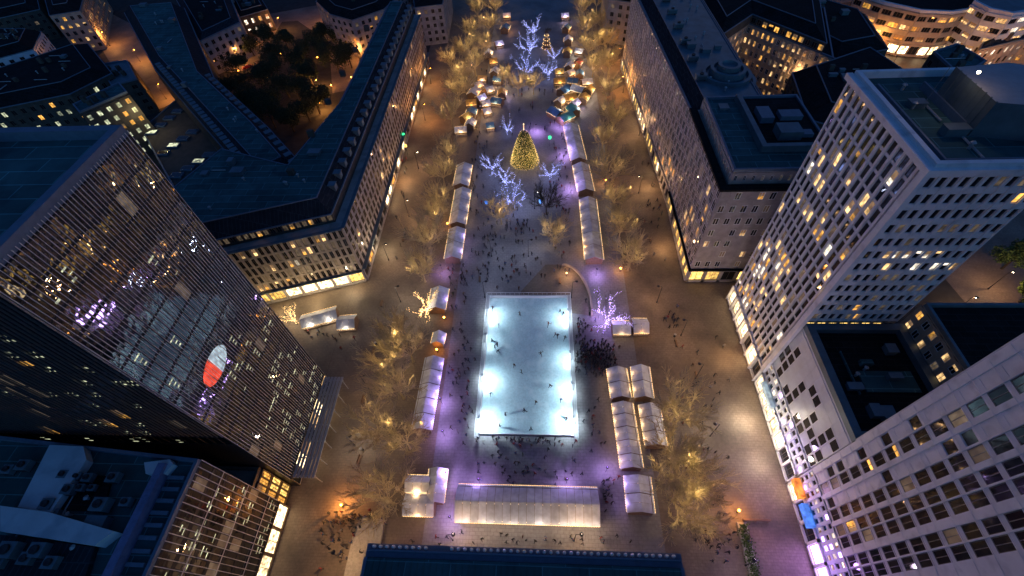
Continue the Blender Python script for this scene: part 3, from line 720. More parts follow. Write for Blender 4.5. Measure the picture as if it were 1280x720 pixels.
# a neighbouring dark roof right of the lit offices
darkbuilding('dark_gabled_block', 'black roofed block between the lit offices and the white tower', [(990, 92), (1080, 62), (1150, 110), (1100, 175), (1010, 150)], 22, 4, 'roof_black', 5, dl)
darkbuilding('broad_dark_roof_block', 'broad black roofed block bordering the orange street at the top', [(900, -30), (1000, -5), (1082, 20), (1110, 62), (1045, 74), (960, 30), (905, 40)], 20, 3, 'roof_black', 5, dl)
darkbuilding('dark_roof_block', 'dark roofed block behind the long stone block, top centre right', [(822, -40), (885, -40), (892, 30), (845, 60)], 26, 3, 'roof_black', 4, dl)
# curved orange lit building far right
def curved(name, label, px, z, lit, wall, roofm, depth=30):
    q = [P(x, y, z).xy for x, y in px]; out = [v*1.0 for v in q]; back = [v+v.normalized()*depth for v in q][::-1]
    poly = out+back
    ar = sum(poly[i-1].x*poly[i].y-poly[i].x*poly[i-1].y for i in range(len(poly)))
    if ar < 0: poly = poly[::-1]
    B = Building(name, label, 'building', (q[0].x, q[0].y, 0)); qq = [tuple(v) for v in poly]; B.body(qq, 0, z, M[wall])
    for e in range(len(qq)):
        p0, p1 = Vector(qq[e]), Vector(qq[(e+1) % len(qq)]); t = (p1-p0).normalized(); n = Vector((t.y, -t.x)); mid = (p0+p1)/2
        if n.dot(-mid) > 0 and (p1-p0).length > 4:
            nb = max(2, int((p1-p0).length/3.6)); B.facade(qq[e], qq[(e+1) % len(qq)], 5.2, z-.3, nb, max(1, int(z/4)-1), .8, .5, M[wall], M['bronze'], lit, pd=.3, sd=.35, mull=2)
            B.facade(qq[e], qq[(e+1) % len(qq)], .3, 5, nb, 1, .85, .7, M[wall], M['bronze'], chooser([(.5, 'shop'), (.3, 'gold')]), pd=.3, sd=.4)
    B.roof(qq, z, M[roofm], ph=1., pm=M['pale_panel'], pw=1.2); return B.finish(70)
curved('curved_arcade_building', 'curved building with glowing orange storeys across the top right street', [(1070, -6), (1105, 6), (1150, 16), (1190, 18), (1215, 14)], 17, chooser([(.28, 'gold'), (.08, 'warm')]), 'warm_stone', 'roof_black')
curved('curved_white_rimmed_building', 'curved building with pale rounded roof rim at the top right corner', [(1215, 4), (1235, 14), (1265, 20), (1300, 14), (1340, -5)], 20, chooser([(.35, 'warm'), (.1, 'white')]), 'pale_panel', 'roof_zinc')
darkbuilding('brick_hall', 'low hall with lit ground floor beside the road at the right edge', [(1225, 62), (1285, 48), (1340, 60), (1330, 20), (1240, 30)], 10, 2, 'roof_dark', 4, chooser([(.5, 'white'), (.3, 'gold')]), 'warm_stone')
darkbuilding('teal_flat_roof_block', 'small flat teal roofed block just behind the white tower', [(1165, 66), (1195, 56), (1232, 78), (1200, 98)], 34, 0, 'roof', 4, None)
for x, y, w in ((1100, 40, 9000), (1140, 65, 8000), (1040, 12, 8000), (1210, 80, 8000), (1180, 40, 7000), (1265, 80, 7000), (1010, -5, 7000)):
    pass

# right white tower
B = Building('white_gridded_tower', 'tall white tower with vertical piers and scattered lit windows, right side', 'tower', (50.8, 49.8, 0))
ZR = 60.6; poly = [(50.8, 49.8), (67, 49.8), (67, 74), (50.8, 74)]
B.body(poly, 0, ZR, M['pale_panel'])
def rl(i, j, n, k):
    r = random.random(); z = j/k
    p = .12 if z > .75 else (.3 if z > .4 else .45)
    if r < p*.3: return 'gold'
    if r < p*.62: return 'warm'
    if r < p*.8: return 'white'
    if r < p: return 'dim'
def rl2(i, j, n, k):
    r = random.random()
    if 8 < j < 11: return 'gold' if r < .12 else None
    if j in (5, 6) : return 'white' if r < .35 else ('warm' if r < .5 else None)
    return 'gold' if r < .05 else ('dim' if r < .2 else None)
B.facade((50.8, 74), (50.8, 49.8), 6, ZR-.4, 14, 19, .7, .9, M['white_stone'], M['pale_panel'], rl, pd=.32, sd=.1, mull=0)
B.facade((50.8, 49.8), (67, 49.8), 26, ZR-.4, 11, 12, .7, .62, M['white_stone'], M['pale_panel'], rl2, pd=.32, sd=.22, mull=0)
B.facade((50.8, 49.8), (67, 49.8), 22.8, 25.8, 8, 1, .8, .7, M['warm_stone'], M['bronze'], chooser([(.9, 'shopy')]), pd=.2, sd=.2)
B.facade((50.8, 74), (50.8, 49.8), .2, 5.9, 7, 1, .85, .8, M['white_stone'], M['bronze'], chooser([(.6, 'shop'), (.2, 'shopy')]), pd=.9, sd=.6, mull=2)
B.facade((67, 74), (50.8, 74), 6, ZR-.4, 9, 19, .5, .55, M['white_stone'], M['pale_panel'], None, pd=.5, sd=.35)
b = MB(); b.box((-.95, -.65, ZR-.398), (-.002, 24.6, ZR+.5)); b.box((-.001, -.65, ZR-.397), (16.3, -.002, ZR+.501)); b.box((-.95, -.65, 6), (-.2, .5, ZR-.4)); b.build('corner_frame', M['white_stone'], B.root)
B.roof(poly, ZR, M['roof'], ph=1.1, pm=M['white_stone'], pw=.7)
clutter(B, [(52, 51), (61, 51), (61, 73), (52, 73)], ZR+.03, 9, 3)
b = MB(); b.box((2.2, 1.6, ZR+.03), (2.5, 21, ZR+.5)); b.box((2.5, 1.6, ZR+.03), (16, 1.9, ZR+.5)); b.build('roof_edge_rail', M['parapet'], B.root)
q = [P(x, y, ZR+5).xy-Vector((50.8, 49.8)) for x, y in ((1196, 84), (1246, 128), (1330, 135), (1330, 88), (1260, 78))]
b = MB(); b.prism([tuple(v) for v in q][::1], ZR+.03, ZR+5, 0, 1)
for i in range(9):
    c = q[0].lerp(q[1], i/8); b.box((c.x-.08, c.y-.08, ZR+.1), (c.x+.08, c.y+.08, ZR+5.1))
pn = b.build('penthouse', [M['roof_zinc'], M['steel']], B.root)
b = MB()
for i in range(5): b.box((11+i*.8, 9.+.3*i, ZR+.03), (11.5+i*.8, 9.8+.3*i, ZR+1.+.2*(i % 2))); b.cut()
b.box((8.2, 9, ZR+.03), (8.5, 20, ZR+1.2)); b.cut(); b.tube((6.2, 15, ZR), (6.2, 15, ZR+6), .07, .04)
b.build_each('roof_plant', M['parapet'], B.root)
lp = P(1222, 92, ZR+7); plight(lp, (1, .62, .35), 160, .6); b = MB(); b.ball((lp.x-50.8, lp.y-49.8, lp.z+.2), .2); b.build('roof_lamp', M['lamp_w'], B.root)
B.finish()

# mid building with dark roof
B = Building('flat_roofed_midrise', 'grey panelled midrise with sunken black roof between two white towers', 'building', (50.8, 27, 0))
poly = [(50.8, 27.2), (68.6, 27.2), (68.6, 49.5), (50.8, 49.5)]; ZE = 24.
B.body(poly, 0, ZE, M['pale_panel'])
B.facade((50.8, 49.5), (50.8, 27.2), 10, ZE-.5, 11, 5, .93, .88, M['pale_panel'], M['white'], chooser([(.06, 'dim')]), pd=.1, sd=.08, skip=.42, mull=0)
B.facade((50.8, 49.5), (50.8, 27.2), .2, 5, 7, 1, .85, .8, M['white'], M['bronze'], chooser([(.95, 'shop')]), pd=.5, sd=.5, mull=2)
B.facade((50.8, 49.5), (50.8, 27.2), 5.2, 9.8, 14, 2, .7, .6, M['pale_panel'], M['white'], chooser([(.2, 'violet'), (.25, 'white')]), pd=.3, sd=.2, mull=0)
B.roof(poly, ZE, M['roof_black'], ph=1.3, pm=M['roof_zinc'], pw=1.4)
clutter(B, [(52, 29), (67, 29), (67, 48), (52, 48)], ZE+.03, 10, 4)
b = MB(); b.box((6, 9, ZE+.05), (15, 13, ZE+.35)); b.box((4.5, 8.5, ZE+.05), (4.7, 17, ZE+.5)); b.box((7, 14, ZE+.05), (9, 15, ZE+1)); b.build('roof_deck', M['roof'], B.root)
B.finish()
B = Building('east_wing', 'brown wing with warmly lit windows rising behind the black roof', 'building', (69, 30, 0))
poly = [(69, 24), (104, 24), (104, 50), (69, 50)]
B.body(poly, 0, 30.5, M['warm_stone']); B.facade((69, 50), (69, 24), 24.5, 30.3, 12, 2, .6, .6, M['warm_stone'], M['white'], chooser([(.35, 'warm'), (.2, 'gold'), (.2, 'dim')]), pd=.2, sd=.15)
B.facade((104, 50), (69, 50), .2, 30, 12, 8, .5, .5, M['warm_stone'], M['white'], None)
B.roof(poly, 30.5, M['roof_black'], ph=.8, pm=M['roof_zinc']); B.finish()

# near right tower
B = Building('near_white_tower', 'white panelled tower with dark square windows at the lower right', 'tower', (50.8, 27, 0))
poly = [(50.8, -60), (75, -60), (75, 26.9), (50.8, 26.9)]; ZG = 92
B.body(poly, 0, ZG, M['pale_panel'])
def gl_(i, j, n, k):
    r = random.random(); return 'gold' if r < .02 else ('dim' if r < .08 else ('warm' if r < .02 else None))
y = 26.9
cols = [(2.0, 1, None), (1.7, 0, 0), (2.1, 0, 1), (1.1, 0, None), (2., 0, 1), (1.9, 0, 1), (.9, 0, None), (2., 0, 1), (1.9, 0, 1), (.9, 0, None)]
seq = [('b', 1.0), ('p', 1.9), ('w', 1.9), ('b', .5), ('p', 1.9), ('w', 1.9), ('b', .5), ('w', 1.8), ('w', 1.8), ('b', .9), ('w', 1.8), ('w', 1.8), ('b', 7)]
for r in range(9): seq += [('w', 1.8), ('w', 1.8), ('b', 1.2)]
b = MB()
for kd, wd in seq:
    y0, y1 = y, y-wd
    if kd == 'w': B.facade((50.8, y0), (50.8, y1), 11, ZG-1, 1, 25, .9, .8, M['white_stone'], M['fin_dark'], gl_, pd=.35, sd=.14, mull=1)
    elif kd == 'p': B.facade((50.8, y0), (50.8, y1), 11, ZG-1, 1, 25, .88, .62, M['white_stone'], M['pale_panel'], gl_, pd=.35, sd=.2, mull=0, skip=.72)
    else: b.box((-.36, y1-27, 10.8), (-.002, y0-27, ZG-1))
    y = y1
for j in range(26): b.box((-.4, y-27, 10.8+(ZG-12)/25*j*1.0), (-.362, -.1, 10.9+(ZG-12)/25*j))
b.build('facade_panel', M['white_stone'], B.root)
B.facade((50.8, 26.9), (50.8, -60), 5.2, 10.6, 60, 3, .62, .6, M['pale_panel'], M['white'], chooser([(.25, 'violet'), (.3, 'white')]), pd=.3, sd=.2, mull=0)
B.facade((50.8, 26.9), (50.8, -60), .2, 5, 24, 1, .85, .8, M['white'], M['bronze'], chooser([(.3, 'shop'), (.3, 'violet')]), pd=.5, sd=.5, mull=2)
B.facade((75, 26.9), (50.8, 26.9), 25, ZG, 12, 20, .6, .5, M['pale_panel'], M['white'], None)
B.roof(poly, ZG, M['roof'], ph=1.2)
b = MB(); b.box((-1.6, -4, 4.6), (-.55, -.5, 6.), 0); b.cut(); b.box((-1.7, -9, 4.6), (-.56, -5, 6.), 1); b.cut(); b.box((-1.4, 14-0, 4.7), (-.56, 20, 5.8), 2)
b.build_each('shop_sign', [M['orange_lit'], M['blue_lit'], M['white_lit']], B.root)
B.finish()

# dark hall at the bottom of the picture
B = Building('hall_roof_building', 'long dark blue metal roof with ornate cornice at the bottom edge', 'building', (-3, -8, 0))
poly = [(-26.6, -40), (21, -40), (21, 10.4), (-26.6, 10.4)]; ZH = 19
B.body(poly, 0, ZH, M['grey_stone'])
B.facade((21, 10.4), (-26.6, 10.4), 1, ZH-1, 14, 3, .5, .6, M['grey_stone'], M['bronze'], chooser([(.5, 'warm')]), pd=.4, sd=.3)
b = MB(); X0, X1, Y1 = -23.6, 24, 18.4
b.add([(X0, Y1-1.2, ZH+.9), (X1, Y1-1.2, ZH+.9), (X1, -32, ZH+5), (X0, -32, ZH+5)], [(3, 2, 1, 0)]); b.add([(X0, Y1-1.2, ZH+.5), (X1, Y1-1.2, ZH+.5), (X1, -32, ZH+4.6), (X0, -32, ZH+4.6)], [(0, 1, 2, 3)])
for i in range(49): x = X0+(X1-X0)*i/48; b.add([(x-.06, Y1-1.2, ZH+.9), (x+.06, Y1-1.2, ZH+.9), (x+.06, -32, ZH+5), (x-.06, -32, ZH+5), (x-.06, Y1-1.2, ZH+1.02), (x+.06, Y1-1.2, ZH+1.02), (x+.06, -32, ZH+5.12), (x-.06, -32, ZH+5.12)], [(4, 7, 6, 5), (0, 4, 5, 1), (1, 5, 6, 2), (0, 3, 7, 4)])
b.build('roof', M['roof'], B.root)
b = MB(); b.box((X0-.6, Y1-1.1, ZH+.02), (X1+.6, Y1+.8, ZH+.5)); b.box((X0-.3, Y1-.3, ZH+.502), (X1+.3, Y1-.1, ZH+1.2)); b.box((X0-.6, -32, ZH+.02), (X0-.01, Y1-1.11, ZH+1)); b.box((X1+.01, -32, ZH+.02), (X1+.6, Y1-1.11, ZH+1)); b.build('cornice', M['parapet'], B.root)
b = MB()
for i in range(46):
    x = X0+.6+i*(X1-X0-1.2)/45
    if i in (9, 10, 11): continue
    b.lathe([(.3, 0), (.26, .18), (.14, .35), (.24, .55), (.1, .9), (.03, 1.15)], (x, Y1+.35, ZH+.5), 8)
b.build('finial', M['white'], B.root)
for i in range(9): plight((X0+3+i*5.2, Y1+2.2, ZH+1.6), WARM, 14, .2, B.root)  # added warm lights without fixtures, to brighten the finials
B.finish(40)

# dark old town roofs top left
wn = chooser([(.1, 'dim'), (.06, 'warm')])
darkbuilding('old_facade_house', 'tan arcaded house with golden attic windows, top left', [(62, 20), (100, 14), (112, -30), (50, -25)], 18, 3, 'roof_black', 4, chooser([(.3, 'gold'), (.2, 'warm')]), 'warm_stone')
darkbuilding('pitched_roof_house', 'grey fronted house with black roof at the upper left edge', [(-10, 76), (42, 62), (52, 40), (-10, 40)], 16, 3, 'roof_black', 4, dl, 'pale_panel')
darkbuilding('large_black_roof_block', 'large black roofed block with a row of lit dormers above the glass tower', [(-20, 140), (88, 118), (140, 92), (110, 55), (60, 72), (-20, 98)], 16, 3, 'roof_black', 5, chooser([(.18, 'green'), (.12, 'gold')]))
darkbuilding('narrow_glazed_block', 'narrow block with a yellow lit attic next to the tower roof', [(92, 132), (150, 104), (160, 116), (100, 142)], 22, 0, 'roof', 3, chooser([(.7, 'green'), (.2, 'gold')]))
darkbuilding('blue_terrace_block', 'small blue terraced block at the corner of the warm lane', [(122, 82), (160, 76), (172, 100), (140, 108)], 14, 0, 'roof_zinc', 3, dl)
darkbuilding('far_dark_block', 'far black roofed block at the extreme top left', [(-30, 30), (50, 12), (40, -30), (-30, -30)], 14, 3, 'roof_black', 4, dl)
darkbuilding('ribbed_stone_block', 'tall ribbed stone block above the lamp lit tree square', [(215, -10), (278, -28), (300, 28), (250, 52)], 15, 2, 'roof_dark', 3, chooser([(.15, 'dim')]), 'grey_stone')
darkbuilding('shop_row', 'low shop row with bright windows at the top of the tree square', [(292, 5), (325, -4), (335, 12), (300, 22)], 10, 2, 'roof_black', 2, chooser([(.7, 'white'), (.3, 'gold')]), 'dark_stone')
darkbuilding('curved_corner_house', 'dark roofed corner house closing the tree square at the top', [(395, 2), (430, -30), (520, -25), (480, 12), (440, 26), (412, 18)], 17, 2.5, 'roof_black', 4, chooser([(.15, 'dim'), (.1, 'gold')]), 'grey_stone')
darkbuilding('narrow_stone_house', 'narrow stone house at the head of the left street', [(518, 10), (553, 6), (560, -30), (515, -30)], 17, 2, 'roof_black', 3, dl, 'grey_stone')
darkbuilding('street_end_house', 'stone house beyond the long block at the head of the right street', [(762, 0), (792, 4), (800, -35), (756, -35)], 18, 2, 'roof_black', 3, dl, 'grey_stone')
# ------------------------------------------------------------------ ice rink
B0 = P(603, 543); R0 = (-13.35, 7.6, 36.2, 74.1)   # x0 x1 y0 y1
rk = thing('ice_rink', 'rectangular outdoor ice rink of pale blue ice inside low white boards', 'ice rink', (-2.9, 55, 0))
x0, x1, y0, y1 = R0[0]+2.9, R0[1]+2.9, R0[2]-55, R0[3]-55
b = MB(); b.box((x0, y0, .01), (x1, y1, .14)); b.build('ice', M['ice'], rk)
b = MB()
b.box((x0-.15, y0, .0), (x0, y1, 1.15)); b.box((x1, y0, .0), (x1+.15, y1, 1.15)); b.box((x0-.15, y0-.15, 0), (x1+.15, y0-.001, .45)); b.box((x0-.15, y1+.001, 0), (x1+.15, y1+.15, 1.15)); b.build('barrier', M['white'], rk)
b = MB(); b.box((x0-1.0, y0-1, .0), (x0-.16, y1+1.2, .1)); b.box((x1+.16, y0-1, .0), (x1+1, y1+1.2, .1)); b.box((x0-.159, y1+.16, .0), (x1+.159, y1+1.2, .1)); b.build('rubber_walkway', M['steel'], rk)
b = MB()
for a, c in (((x0-1, y0-1), (x0-1, y1+1.2)), ((x1+1, y0-1), (x1+1, y1+1.2)), ((x0-1, y1+1.2), (x1+1, y1+1.2))):
    b.tube((*a, 1.05), (*c, 1.05), .05, .05, 5); n = 18
    for i in range(n+1): p = Vector(a).lerp(Vector(c), i/n); b.tube((p.x, p.y, 0), (p.x, p.y, 1.05), .04, .04, 4)
b.build('railing', M['white'], rk)
fl = [(611, 396, 'left'), (607, 428, 'left'), (604, 478, 'left'), (600, 530, 'left'), (709, 398, 'right'), (712, 450, 'right'), (713, 488, 'right'), (716, 530, 'right')]
pos_txt = [('back left corner', 1), ('left board, second from the back', 1), ('left board, second from the front', 1), ('front left corner', 1), ('back right corner', 1), ('right board, second from the back', 1), ('right board, second from the front', 1), ('front right corner', 1)]
fpow = [1700, 700, 2500, 3600, 1800, 1300, 1900, 3600]
for (px, py, sd), (tx, _), pw in zip(fl, pos_txt, fpow):
    q = P(px, py); s_ = 1 if sd == 'left' else -1; q.x = R0[0]-.55 if s_ > 0 else R0[1]+.55
    f = thing('flood_light_mast', 'slim white floodlight mast at the rink, '+tx, 'flood light', q, 0, 'flood lights round the rink')
    b = MB(); b.tube((0, 0, .1), (0, 0, 4.1), .07, .05, 6); b.tube((0, 0, 4.0), (s_*.6, 0, 4.2), .04, .04, 5); b.build('mast', M['steel'], f)
    b = MB(); b.box((s_*.6-.25, -.3, 4.12), (s_*.6+.25, .3, 4.3)); b.build('lamp_head', M['steel'], f)
    b = MB(); b.box((s_*.6-.2, -.25, 4.07), (s_*.6+.2, .25, 4.115)); b.build('lamp_glass', M['lamp_c'], f)
    plight((s_*.9, 0, 3.6), COLD, pw, .25, f, 155, (s_*.35, 0, -1))

# ------------------------------------------------------------------ stalls
SC = {}
def stall(cx, cy, L, W, rz, label, group, canvas='canvas', lampc=WARM, pw=25, open_side=1, hgt=2.4, bulbs='bulb_w', inner='shop', ridge=1.0, cat='market stall', name='market_stall', seams=3):
    "gabled hut: ridge along local x, counter on local +y or -y side"
    t = thing(name, label, cat, (cx, cy, .006), rz, group)
    k = (round(L, 1), round(W, 1), open_side, round(hgt, 1), bulbs, inner, round(ridge, 1))
    if k not in SC:
        a, b_ = L/2, W/2; s_ = open_side; d = {}
        b = MB(); b.box((-a, -s_*b_-.05, 0), (a, -s_*b_+.05, hgt)); b.box((-a, -b_+.05, 0), (-a+.1, b_-.05, hgt)); b.box((a-.1, -b_+.05, 0), (a, b_-.05, hgt))
        b.box((-a+.1, -b_+.1, 0), (a-.1, b_-.1, .08))
        for sx in (-1, 1): b.add([(sx*a, -b_, hgt), (sx*a, b_, hgt), (sx*a, 0, hgt+ridge)], [(0, 1, 2)])
        for i in range(1, seams): x = -a+L*i/seams; b.box((x-.05, s_*b_-.05, 0), (x+.05, s_*b_+.05, hgt))
        d['wall'] = b.mesh('wall', [M['wood']])
        b = MB(); b.box((-a+.11, s_*b_-.35 if s_ > 0 else -b_-.25, .95), (a-.11, s_*b_+.25 if s_ > 0 else -b_+.35, 1.05)); b.box((-a+.11, s_*(b_-.1)-.03, .08), (a-.11, s_*(b_-.1)+.03, .949)); d['counter'] = b.mesh('counter', [M['warm_stone']])
        b = MB(); e = .45
        n = max(2, int(L/1.5)); 
        for i in range(n):
            xa, xb = -a-.1+(L+.2)*i/n, -a-.1+(L+.2)*(i+1)/n-.05; sag = .04*(i % 2)
            for s2 in (-1, 1):
                ze = hgt-.12-e*ridge/b_*0.6; vs = [(xa, 0, hgt+ridge+.06), (xb, 0, hgt+ridge+.06), (xb, s2*(b_+e), ze-sag), (xa, s2*(b_+e), ze-sag)]
                vs += [(x, y, z-.07) for x, y, z in vs]
                f = [(0, 1, 2, 3), (7, 6, 5, 4), (3, 2, 6, 7), (0, 3, 7, 4), (1, 5, 6, 2)]; b.add(vs, f if s2 < 0 else [q[::-1] for q in f])
        d['roof'] = b.mesh('roof', [M[canvas]])
        b = MB()
        m_ = int(L/.45)
        for s2 in ((-1, 1) if bulbs != 'bulb_p' else (s_,)):
            for i in range(m_):
                x = -a+L*(i+.5)/m_; b.ball((x, s2*(b_+e+.05), hgt-.35-.05*(i % 3)), .055, 3)
            b.tube((-a, s2*(b_+e+.05), hgt-.22), (a, s2*(b_+e+.05), hgt-.22), .015, .015, 3)
        d['string_lights'] = b.mesh('string_lights', [M[bulbs]])
        b = MB(); b.box((-a+.2, -.1, hgt-.3), (a-.2, .1, hgt-.2)); b.box((-a*.8, s_*b_-.1, hgt-.5), (a*.8, s_*b_+.0, hgt-.42)); d['strip_lamp'] = b.mesh('strip_lamp', [M[inner]])
        SC[k] = d
    for nm, me in SC[k].items():
        o = link(nm, me, t)
        if nm == 'roof': o.material_slots[0].link = 'OBJECT'; o.material_slots[0].material = M[canvas]
    if pw:
        c, s_ = cos(rz), sin(rz); plight((0, open_side*(W/2+.7), hgt+.1), lampc, pw, .3, t); plight((0, 0, hgt-.5), WARM, pw*.22, .2, t)
    return t
def row(pa, pb, n, W, base, group, **kw):
    "n stalls end to end between two ground pixels"
    a, c = P(*pa).xy, P(*pb).xy; d = c-a; L = d.length/n; rz = math.atan2(d.y, d.x)
    for i in range(n):
        m = a+d*(i+.5)/n
        stall(m.x, m.y, L-.3, W, rz, base.replace('#', ORD[i]), group, **kw)
# left column, rows from south to north (open side faces the plaza: local -y when heading north)
row((529, 542), (545, 452), 5, 3.9, '# pale roofed stall from the front in the row left of the rink', 'stalls left of the rink', lampc=VIOLET, pw=110, open_side=-1, bulbs='bulb_p')
row((547, 393), (552, 366), 1, 4.2, 'single pale roofed stall left of the rink back corner by the lit white tree', 'stalls left of the rink', lampc=VIOLET, pw=120, open_side=-1)
row((567, 330), (573, 292), 2, 4.3, '# blue white stall north of the rink in the left row, nearest group', 'stalls in the left market row', lampc=VIOLET, pw=90, open_side=-1)
row((573, 287), (580, 243), 3, 4.6, '# stall from the front in the middle group of the left market row', 'stalls in the left market row', lampc=WARM, pw=60, open_side=-1)
row((577, 239), (582, 212), 2, 4.6, '# stall from the front in the back group of the left market row', 'stalls in the left market row', lampc=WARM, pw=60, open_side=-1)
# right column
row((742, 331), (734, 255), 5, 4.6, '# stall from the front in the long blue white row right of the market aisle', 'stalls in the right market row', lampc=WARM, pw=60, open_side=1)
row((732, 246), (725, 212), 3, 4.8, '# stall from the front in the middle group of the right market row', 'stalls in the right market row', lampc=WARM, pw=60, open_side=1)
row((723, 207), (713, 163), 4, 4.8, '# stall from the front in the back group of the right market row', 'stalls in the right market row', lampc=VIOLET, pw=70, open_side=1)
# lower right double row
row((788, 590), (776, 508), 5, 3.9, '# stall from the front in the inner row right of the rink', 'stalls right of the rink', lampc=WARM, pw=60, open_side=1)
row((775, 503), (769, 465), 2, 3.9, '# stall from the crowd side in the inner row right of the rink, back pair', 'stalls right of the rink', lampc=WARM, pw=60, open_side=1)
row((818, 562), (809, 510), 3, 3.9, '# stall from the front in the outer row right of the rink', 'stalls right of the rink', lampc=WARM, pw=80, open_side=1)
row((803, 503), (798, 463), 2, 3.6, '# stall of the outer row right of the rink, back pair', 'stalls right of the rink', lampc=WARM, pw=80, open_side=1)
row((799, 645), (794, 598), 2, 4.6, '# pale stall at the lower end of the rows right of the big tent', 'stalls right of the rink', lampc=VIOLET, pw=80, open_side=1)
# small pair right of the rink
q = P(775, 415); stall(q.x, q.y, 4.4, 3.2, 0, 'pale hut with a lit counter, left one of the pair beneath the violet tree', 'hut pair by the violet tree', pw=60, open_side=-1)
q = P(799, 414); stall(q.x, q.y+.3, 3.8, 3.6, 0, 'pale hut with an orange counter, right one of the pair beneath the violet tree', 'hut pair by the violet tree', pw=60, open_side=-1, lampc=ORANGE)
# bright huts lower left
q = P(527, 634); stall(q.x, q.y, 6.2, 3.4, 0, 'cream hut with a golden lit eave at the lower left of the market', 'huts at the lower left', pw=130, open_side=-1, inner='shop')
q = P(525, 612); stall(q.x, q.y+.6, 5, 2.6, 0, 'small brightly lit cream hut behind the golden eaved hut', 'huts at the lower left', pw=200, open_side=-1)
q = P(549, 610); stall(q.x-.2, q.y, 6.6, 3.2, pi/2, 'pale hut turned lengthwise beside the big tent on its left', 'huts at the lower left', pw=110, open_side=-1, lampc=VIOLET)
# big tent
q = P(659, 636)
bt = stall(q.x, q.y+.2, 28.2, 6.2, 0, 'long white event tent with a gabled roof in front of the rink', None, pw=0, open_side=-1, hgt=3.0, ridge=1.5, cat='tent', name='event_tent', seams=9)
for i in range(7): plight((-12+i*4, 0, 2.4), WARM, 24, .3, bt)
for i in range(6): plight((-12.5+i*5, -4.6, 3.6), (1, .78, .62), 210, .3, bt)
# three pale huts by the left street
for i, (x, y, tx) in enumerate(((392, 405, 'leftmost'), (414, 399, 'middle'), (437, 408, 'rightmost'))):
    q = P(x, y); stall(q.x, q.y, 4.6, 3.6, .35 if i < 2 else .1, tx+' of the three pale huts in front of the stone corner block', 'huts in the left side street', pw=230 if i < 2 else 90, open_side=-1, lampc=WHITE)
# cluster at the head of the left row
CL = [(577, 168, 4.5, 3.2, .1, 'canvas', 'pale'), (589, 160, 4, 3.2, 1.4, 'canvas', 'lengthwise pale'), (590, 146, 4, 3.6, 1.5, 'canvas_b', 'blue'), (590, 134, 4.2, 3.4, .1, 'canvas_y', 'yellow'), (593, 121, 5, 4, 1.3, 'canvas', 'grey white'),
      (609, 145, 3.2, 3, .4, 'canvas', 'violet lit'), (608, 135, 3.4, 3.2, .2, 'canvas', 'small white'), (622, 132, 4.6, 3.6, -.3, 'canvas_b', 'wide blue'), (613, 163, 3, 3, .2, 'canvas_b', 'dusky blue'), (612, 118, 3.4, 3, .5, 'canvas', 'cream'),
      (619, 95, 4, 3.2, 1.4, 'canvas', 'narrow white'), (617, 82, 3.6, 3, .2, 'canvas_y', 'amber'), (632, 40, 5, 3.6, 1.4, 'canvas_b', 'distant blue')]
for x, y, L, W, rz, cv, nm in CL:
    q = P(x, y); stall(q.x, q.y, L, W, rz, nm+' roofed stall in the jumbled cluster at the upper left of the market', 'stalls at the upper left cluster', canvas=cv, pw=190, open_side=-1, lampc=random.choice([WARM, ORANGE, WARM]))
CR = [(707, 152, 6, 4, .7, 'canvas_t', 'teal'), (694, 146, 5.5, 4, 2.3, 'canvas_b', 'steel blue'), (716, 143, 5, 4, 1.9, 'canvas_t', 'small teal'), (712, 127, 5, 4, .3, 'canvas_y', 'yellow'), (722, 117, 5.5, 4.2, 2.6, 'canvas', 'grey white'),
      (705, 118, 5, 4, .9, 'canvas_b', 'pale blue'), (729, 128, 4.2, 3.4, 1.2, 'canvas_y', 'amber'), (733, 108, 4.4, 3.4, .2, 'canvas', 'small white'), (716, 107, 4.4, 3.4, 2.9, 'canvas_b', 'blue'), (699, 107, 4.6, 3, .1, 'canvas_y', 'low golden'),
      (712, 88, 4, 3, 1.2, 'canvas', 'narrow white'), (710, 55, 4.4, 3.2, 1.5, 'canvas', 'distant violet'), (722, 84, 4, 3, 1.2, 'canvas_r', 'brick red'), (709, 70, 4, 3, 1.4, 'canvas_y', 'distant amber')]
for x, y, L, W, rz, cv, nm in CR:
    q = P(x, y); stall(q.x, q.y, L, W, rz, nm+' roofed stall in the bright cluster at the upper right of the market', 'stalls at the upper right cluster', canvas=cv, pw=210, open_side=-1, lampc=random.choice([WARM, WHITE, WARM]))
q = P(550, 428); stall(q.x, q.y, 3.2, 2.6, 1.5, 'tiny pale kiosk between the single stall and the row left of the rink', 'stalls left of the rink', lampc=VIOLET, pw=90, open_side=-1)
XS = [(624, 60, 'canvas', 'pale'), (611, 72, 'canvas', 'off white'), (623, 105, 'canvas_b', 'blue'), (604, 104, 'canvas_y', 'amber'), (598, 112, 'canvas', 'white'), (628, 122, 'canvas_y', 'gold'), (583, 152, 'canvas_y', 'yellow'), (602, 128, 'canvas', 'pearl'), (634, 25, 'canvas', 'faint white')]
YS = [(700, 132, 'canvas', 'white'), (724, 98, 'canvas_b', 'blue'), (712, 97, 'canvas', 'pale'), (699, 95, 'canvas_y', 'amber'), (724, 70, 'canvas', 'off white'), (708, 40, 'canvas_b', 'dusky blue'), (736, 118, 'canvas_y', 'gold'), (718, 135, 'canvas', 'pearl'), (706, 25, 'canvas', 'faint white')]
for L_, sd_ in ((XS, 'left'), (YS, 'right')):
    for i, (x, y, cv, nm) in enumerate(L_):
        q = P(x, y); stall(q.x, q.y, 3.8, 3, random.uniform(-.4, 1.6), nm+' small booth lining the avenue on the upper '+sd_+', %s of its kind' % ORD[i], 'small booths along the upper avenue', canvas=cv, pw=260, open_side=-1, lampc=random.choice([WARM, ORANGE, WHITE, (.8, .6, 1)]))
